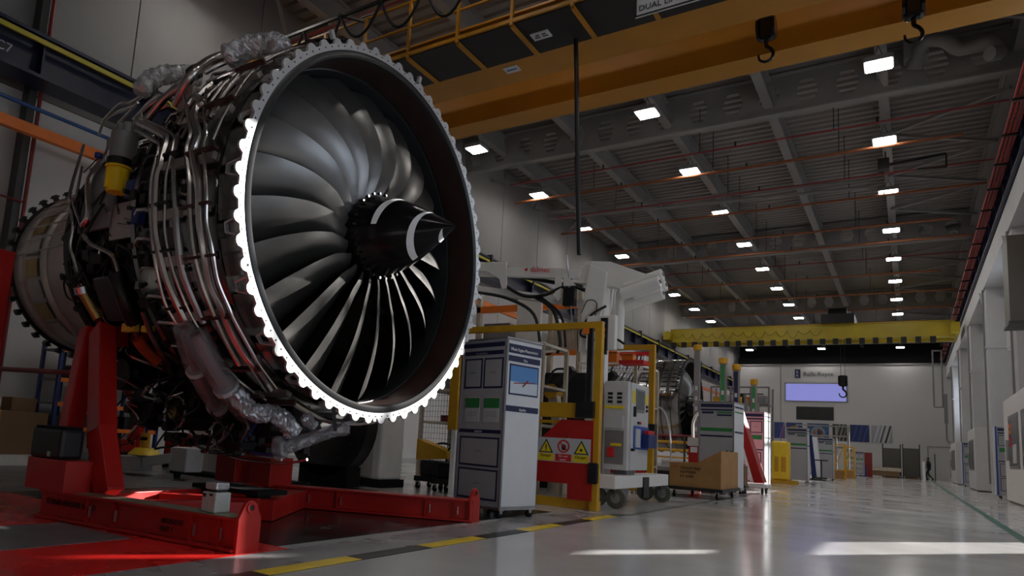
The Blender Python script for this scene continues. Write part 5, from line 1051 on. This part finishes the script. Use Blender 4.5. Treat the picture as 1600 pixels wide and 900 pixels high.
for q in range(4):
    tag(B(-12.2, -11.8, 6.0+.42*q, 6.3+.42*q, .615, .80+.04*(q % 2)).build('storage_box', (BLK, DARKM, REDD, BLK)[q], bevel=.01), '%s box on the low shelf of the blue rack, %s' % (['black', 'dark metal', 'red', 'black'][q], ['leftmost', 'second from left', 'third from left', 'rightmost'][q]), 'box', 'boxes on the blue rack')
tag(B(-12.2, -11.85, 6.2, 6.6, 1.415, 1.66).build('tool_bag', BLK, bevel=.04), 'dark bag on the upper shelf of the blue rack', 'bag')
wc = thing('wall_cabinets', 'pale grey cabinets right of the blue rack on the left wall', 'cabinet', (-12.45, 8.0, 0))
for q in range(3): o = B(.3, .35, q*.9, q*.9+.86, .1, 1.9).build('door', OFFW, wc); B(.35, .38, q*.9+.1, q*.9+.14, .95, 1.15).build('handle', BLK, o)
B(0, .3, 0, 2.7, 0, 1.95).build('body', OFFW, wc)
jk = thing('pallet_truck', 'white and yellow hydraulic lifting truck behind the red stand', 'truck', (-10.2, 6.2, 0))
B(.1, .8, -.12, .12, .06, .26).build('frame', OFFW, jk, bevel=.01); MB().bar((.8, 0, .2), (1.35, .25, .32), .2, .14).build('frame_arm', OFFW, jk, bevel=.01); B(1.2, 1.6, .1, .4, .1, .45).build('end_plate', OFFW, jk, bevel=.02)
MB().cyl((.75, 0, .3), (.75, 0, .4), .24, 18, .15).build('yellow_pump_base', YELB, jk, smooth=True); MB().cyl((.72, 0, .4), (.72, 0, .62), .07, 12).build('pump', YEL, jk, smooth=True); MB().cyl((.72, 0, .6), (.86, 0, 1.6), .022, 8).build('handle', BLUEB, jk, smooth=True)
B(-.4, .0, -.2, .2, .06, .3).build('battery_box', BLK, jk); B(-.1, .28, -.1, .15, .3, .5).build('red_motor', REDM, jk, bevel=.03); B(.0, .2, .2, .3, .3, .8).build('red_mast', REDM, jk)
for (x, y) in ((.2, -.15), (1.4, .1), (-.25, .2)): MB().cyl((x, y, .05), (x, y+.05, .05), .05, 12).build('wheel', RUB, jk, smooth=True)
t = thing('red_cupboard', 'dark red cupboard behind the engine underside', 'cupboard', (-11.1, 7.65, 0)); B(0, .8, 0, .5, .08, .62).build('body', REDD, t); B(0, .8, 0, .5, 0, .08).build('plinth', BLK, t); B(.38, .42, -.01, 0, .2, .5).build('handle', ALU, t)
dc = thing('round_transport_frame', 'red disc with black rim in front of a white panel, under the engine', 'frame', (-8.2, 7.05, 0))
MB().cyl((0, 0, .78), (0, .08, .78), .66, 40).build('disc', REDM, dc, smooth=True)
MB().lathe([(0, .64), (0, .74), (.1, .74), (.1, .64)], 48, M=Matrix.Translation((0, .1, .78)) @ Matrix.Rotation(-PI/2, 4, 'Z'), closed=True).build('rim', RUB, dc, smooth=True)
B(-1.55, .35, .18, .24, .06, .95).build('white_panel', WHITEM, dc); B(-1.6, .9, -.15, .4, 0, .06).build('base', RUB, dc)
wm = thing('column_housing', 'white rounded column housing beneath the big fan', 'column', (-7.15, 8.6, 0))
MB().prism([(-.42, 0), (.22, -.15), (.34, -.12), (.38, 0), (.38, .4), (-.42, .4)], 'z', .12, 2.0).build('housing', WHITEM, wm, bevel=.03); MB().prism([(-.45, -.03), (.25, -.18), (.4, -.15), (.42, .0), (.42, .42), (-.45, .42)], 'z', 0, .12).build('plinth', RUB, wm); B(-.2, .0, -.12, -.10, .75, .8).build('slot', BLK, wm)
bd = thing('black_disc_fixture', 'large black round fixture below the bottom of the fan', 'fixture', (-7.45, 7.9, 0))
MB().cyl((0, 0, .95), (0, .25, .95), .82, 36).build('disc', BLK, bd, smooth=True); B(-.5, .5, 0, .3, 0, .3).build('foot', RUB, bd)
for k in range(12): MB().cyl((.6*math.cos(k*PI/6), -.01, .95+.6*math.sin(k*PI/6)), (.6*math.cos(k*PI/6), 0, .95+.6*math.sin(k*PI/6)), .012, 8).build('bolt', ALU, bd)
for (x, y, lab) in ((-5.85, 8.9, 'black trolley with a loop handle left of the tall board'), (-6.35, 9.15, 'dark trolley with a yellow tray beside the white column')):
    t = thing('parts_trolley', lab, 'trolley', (x, y, 0)); B(-.28, .28, 0, .4, .12, .2).build('deck', BLK, t); B(-.22, .22, .05, .35, .2, .45).build('load', DARKM, t, bevel=.03)
    MB().tube(smoothpts([(-.25, .38, .2), (-.25, .38, .6), (-.1, .38, .72), (.1, .38, .72), (.25, .38, .6), (.25, .38, .2)], 5), .018, 8).build('handle', BLK, t, smooth=True)
    for xx in (-.22, .22): caster(t, xx, .04, .12, .05); caster(t, xx, .36, .12, .05)
    if x < -6: MB().prism([(-.3, .45), (.3, .5), (.28, .62), (-.3, .78)], 'y', .05, .3).build('yellow_tray', YEL, t)
tag(B(-8.0, -5.0, 12.2, 12.3, 0, 2.2).build('dark_screen', mat('dark_curtain', (.02, .02, .022), .7)), 'dark screen standing behind the trolleys', 'screen')
t = thing('red_tow_bar', 'dark red horizontal bar across the left edge behind the stand', 'bar', (-8.9, 3.8, 0)); MB().cyl((-.6, 0, 1.32), (1.75, 0, 1.25), .028, 10).build('bar', DRED, t, smooth=True); MB().cyl((-.2, 0, 1.31), (.0, 0, 1.305), .05, 10).build('grip', BLK, t, smooth=True); MB().cyl((-.55, 0, 0), (-.55, 0, 1.35), .05, 10).build('stand_post', DRED, t, smooth=True)
t = thing('red_post', 'tall red post at the left edge of the photo', 'post', (-7.78, 3.2, 0)); B(-.25, .09, -.1, .1, 0, 2.46).build('shaft', REDM, t, bevel=.01); B(-.3, .15, -.15, .15, 0, .03).build('foot_plate', REDM, t)
t = thing('floor_tray', 'flat black tray on the floor between the stand rails', 'tray', (-5.6, 4.2, .0)); B(0, .9, 0, .35, .22, .26).build('tray', RUB, t); B(.05, .2, .05, .2, 0, .22).build('foot', RUB, t); B(.7, .85, .05, .2, 0, .22).build('foot', RUB, t)
# ---- the walking person ----
def build_person():
    root = thing('person', 'person in dark clothes walking past the white bollard near the far wall', 'person', (1.13, 59.5, 0), R(200))
    def limb(pts, rs, mb, seg=10): mb.tube(smoothpts(pts, 4), 0, seg, True, [lerp([(i*4, r) for i, r in enumerate(rs)], j) for j in range(4*(len(pts)-1)+1)])
    mb = MB()
    limb([(0, 0, .84), (.0, 0, 1.0), (.02, 0, 1.25), (.04, 0, 1.42), (.05, 0, 1.50)], [.14, .125, .15, .12, .055], mb, 14)
    limb([(0, .09, .9), (.2, .09, .5), (.17, .09, .1), (.18, .09, .06)], [.095, .062, .045, .045], mb); limb([(0, -.09, .9), (.02, -.09, .48), (-.27, -.09, .16), (-.29, -.09, .12)], [.095, .062, .045, .045], mb)
    limb([(.03, .17, 1.40), (.16, .22, 1.14), (.38, .16, 1.22)], [.062, .045, .032], mb); limb([(.03, -.17, 1.40), (0, -.24, 1.12), (.14, -.22, .92)], [.062, .045, .032], mb)
    limb([(.10, .09, .05), (.22, .09, .04), (.33, .09, .03)], [.045, .045, .03], mb, 8); limb([(-.33, -.09, .10), (-.26, -.09, .06), (-.17, -.09, .03)], [.045, .045, .03], mb, 8)
    body = mb.build('body', CLOTH, root, smooth=True)
    rm = body.modifiers.new('remesh', 'REMESH'); rm.mode = 'VOXEL'; rm.voxel_size = .02; rm.use_smooth_shade = True
    hd = MB(); limb([(.05, 0, 1.47), (.07, 0, 1.52), (.09, 0, 1.58), (.09, 0, 1.66), (.08, 0, 1.72)], [.05, .06, .085, .088, .04], hd, 12); hd.cyl((.17, 0, 1.60), (.19, 0, 1.59), .015, 6); hd.cyl((.09, .085, 1.6), (.09, .1, 1.6), .02, 6); hd.cyl((.09, -.1, 1.6), (.09, -.085, 1.6), .02, 6)
    hd.build('head', SKIN, root, smooth=True)
    hr = MB(); limb([(.04, 0, 1.56), (.05, 0, 1.64), (.07, 0, 1.71), (.08, 0, 1.745)], [.08, .1, .09, .03], hr, 12); hr.build('hair', BLK, root, smooth=True)
    for w_, dx, dz in (((.38, .16, 1.22), .95, .2), ((.14, -.22, .92), .5, -.85)):
        h = MB(); w_ = Vector(w_); d_ = Vector((dx, 0, dz)); h.tube([w_, w_+d_*.04, w_+d_*.09], .03, 8, rr=[.025, .038, .034])
        for f_ in range(4): s0 = w_+d_*.08+Vector((0, (f_-1.5)*.018, 0)); h.tube([s0, s0+d_*.04, s0+d_*(.075+.01*(f_ in (1, 2)))+Vector((.0, 0, -.015))], .008, 6)
        h.tube([w_+d_*.03+Vector((0, .03, 0)), w_+d_*.08+Vector((0, .055, 0))], .009, 6); h.build('hand', SKIN, root, smooth=True)
    root.scale = (.9, .9, .9)
build_person()
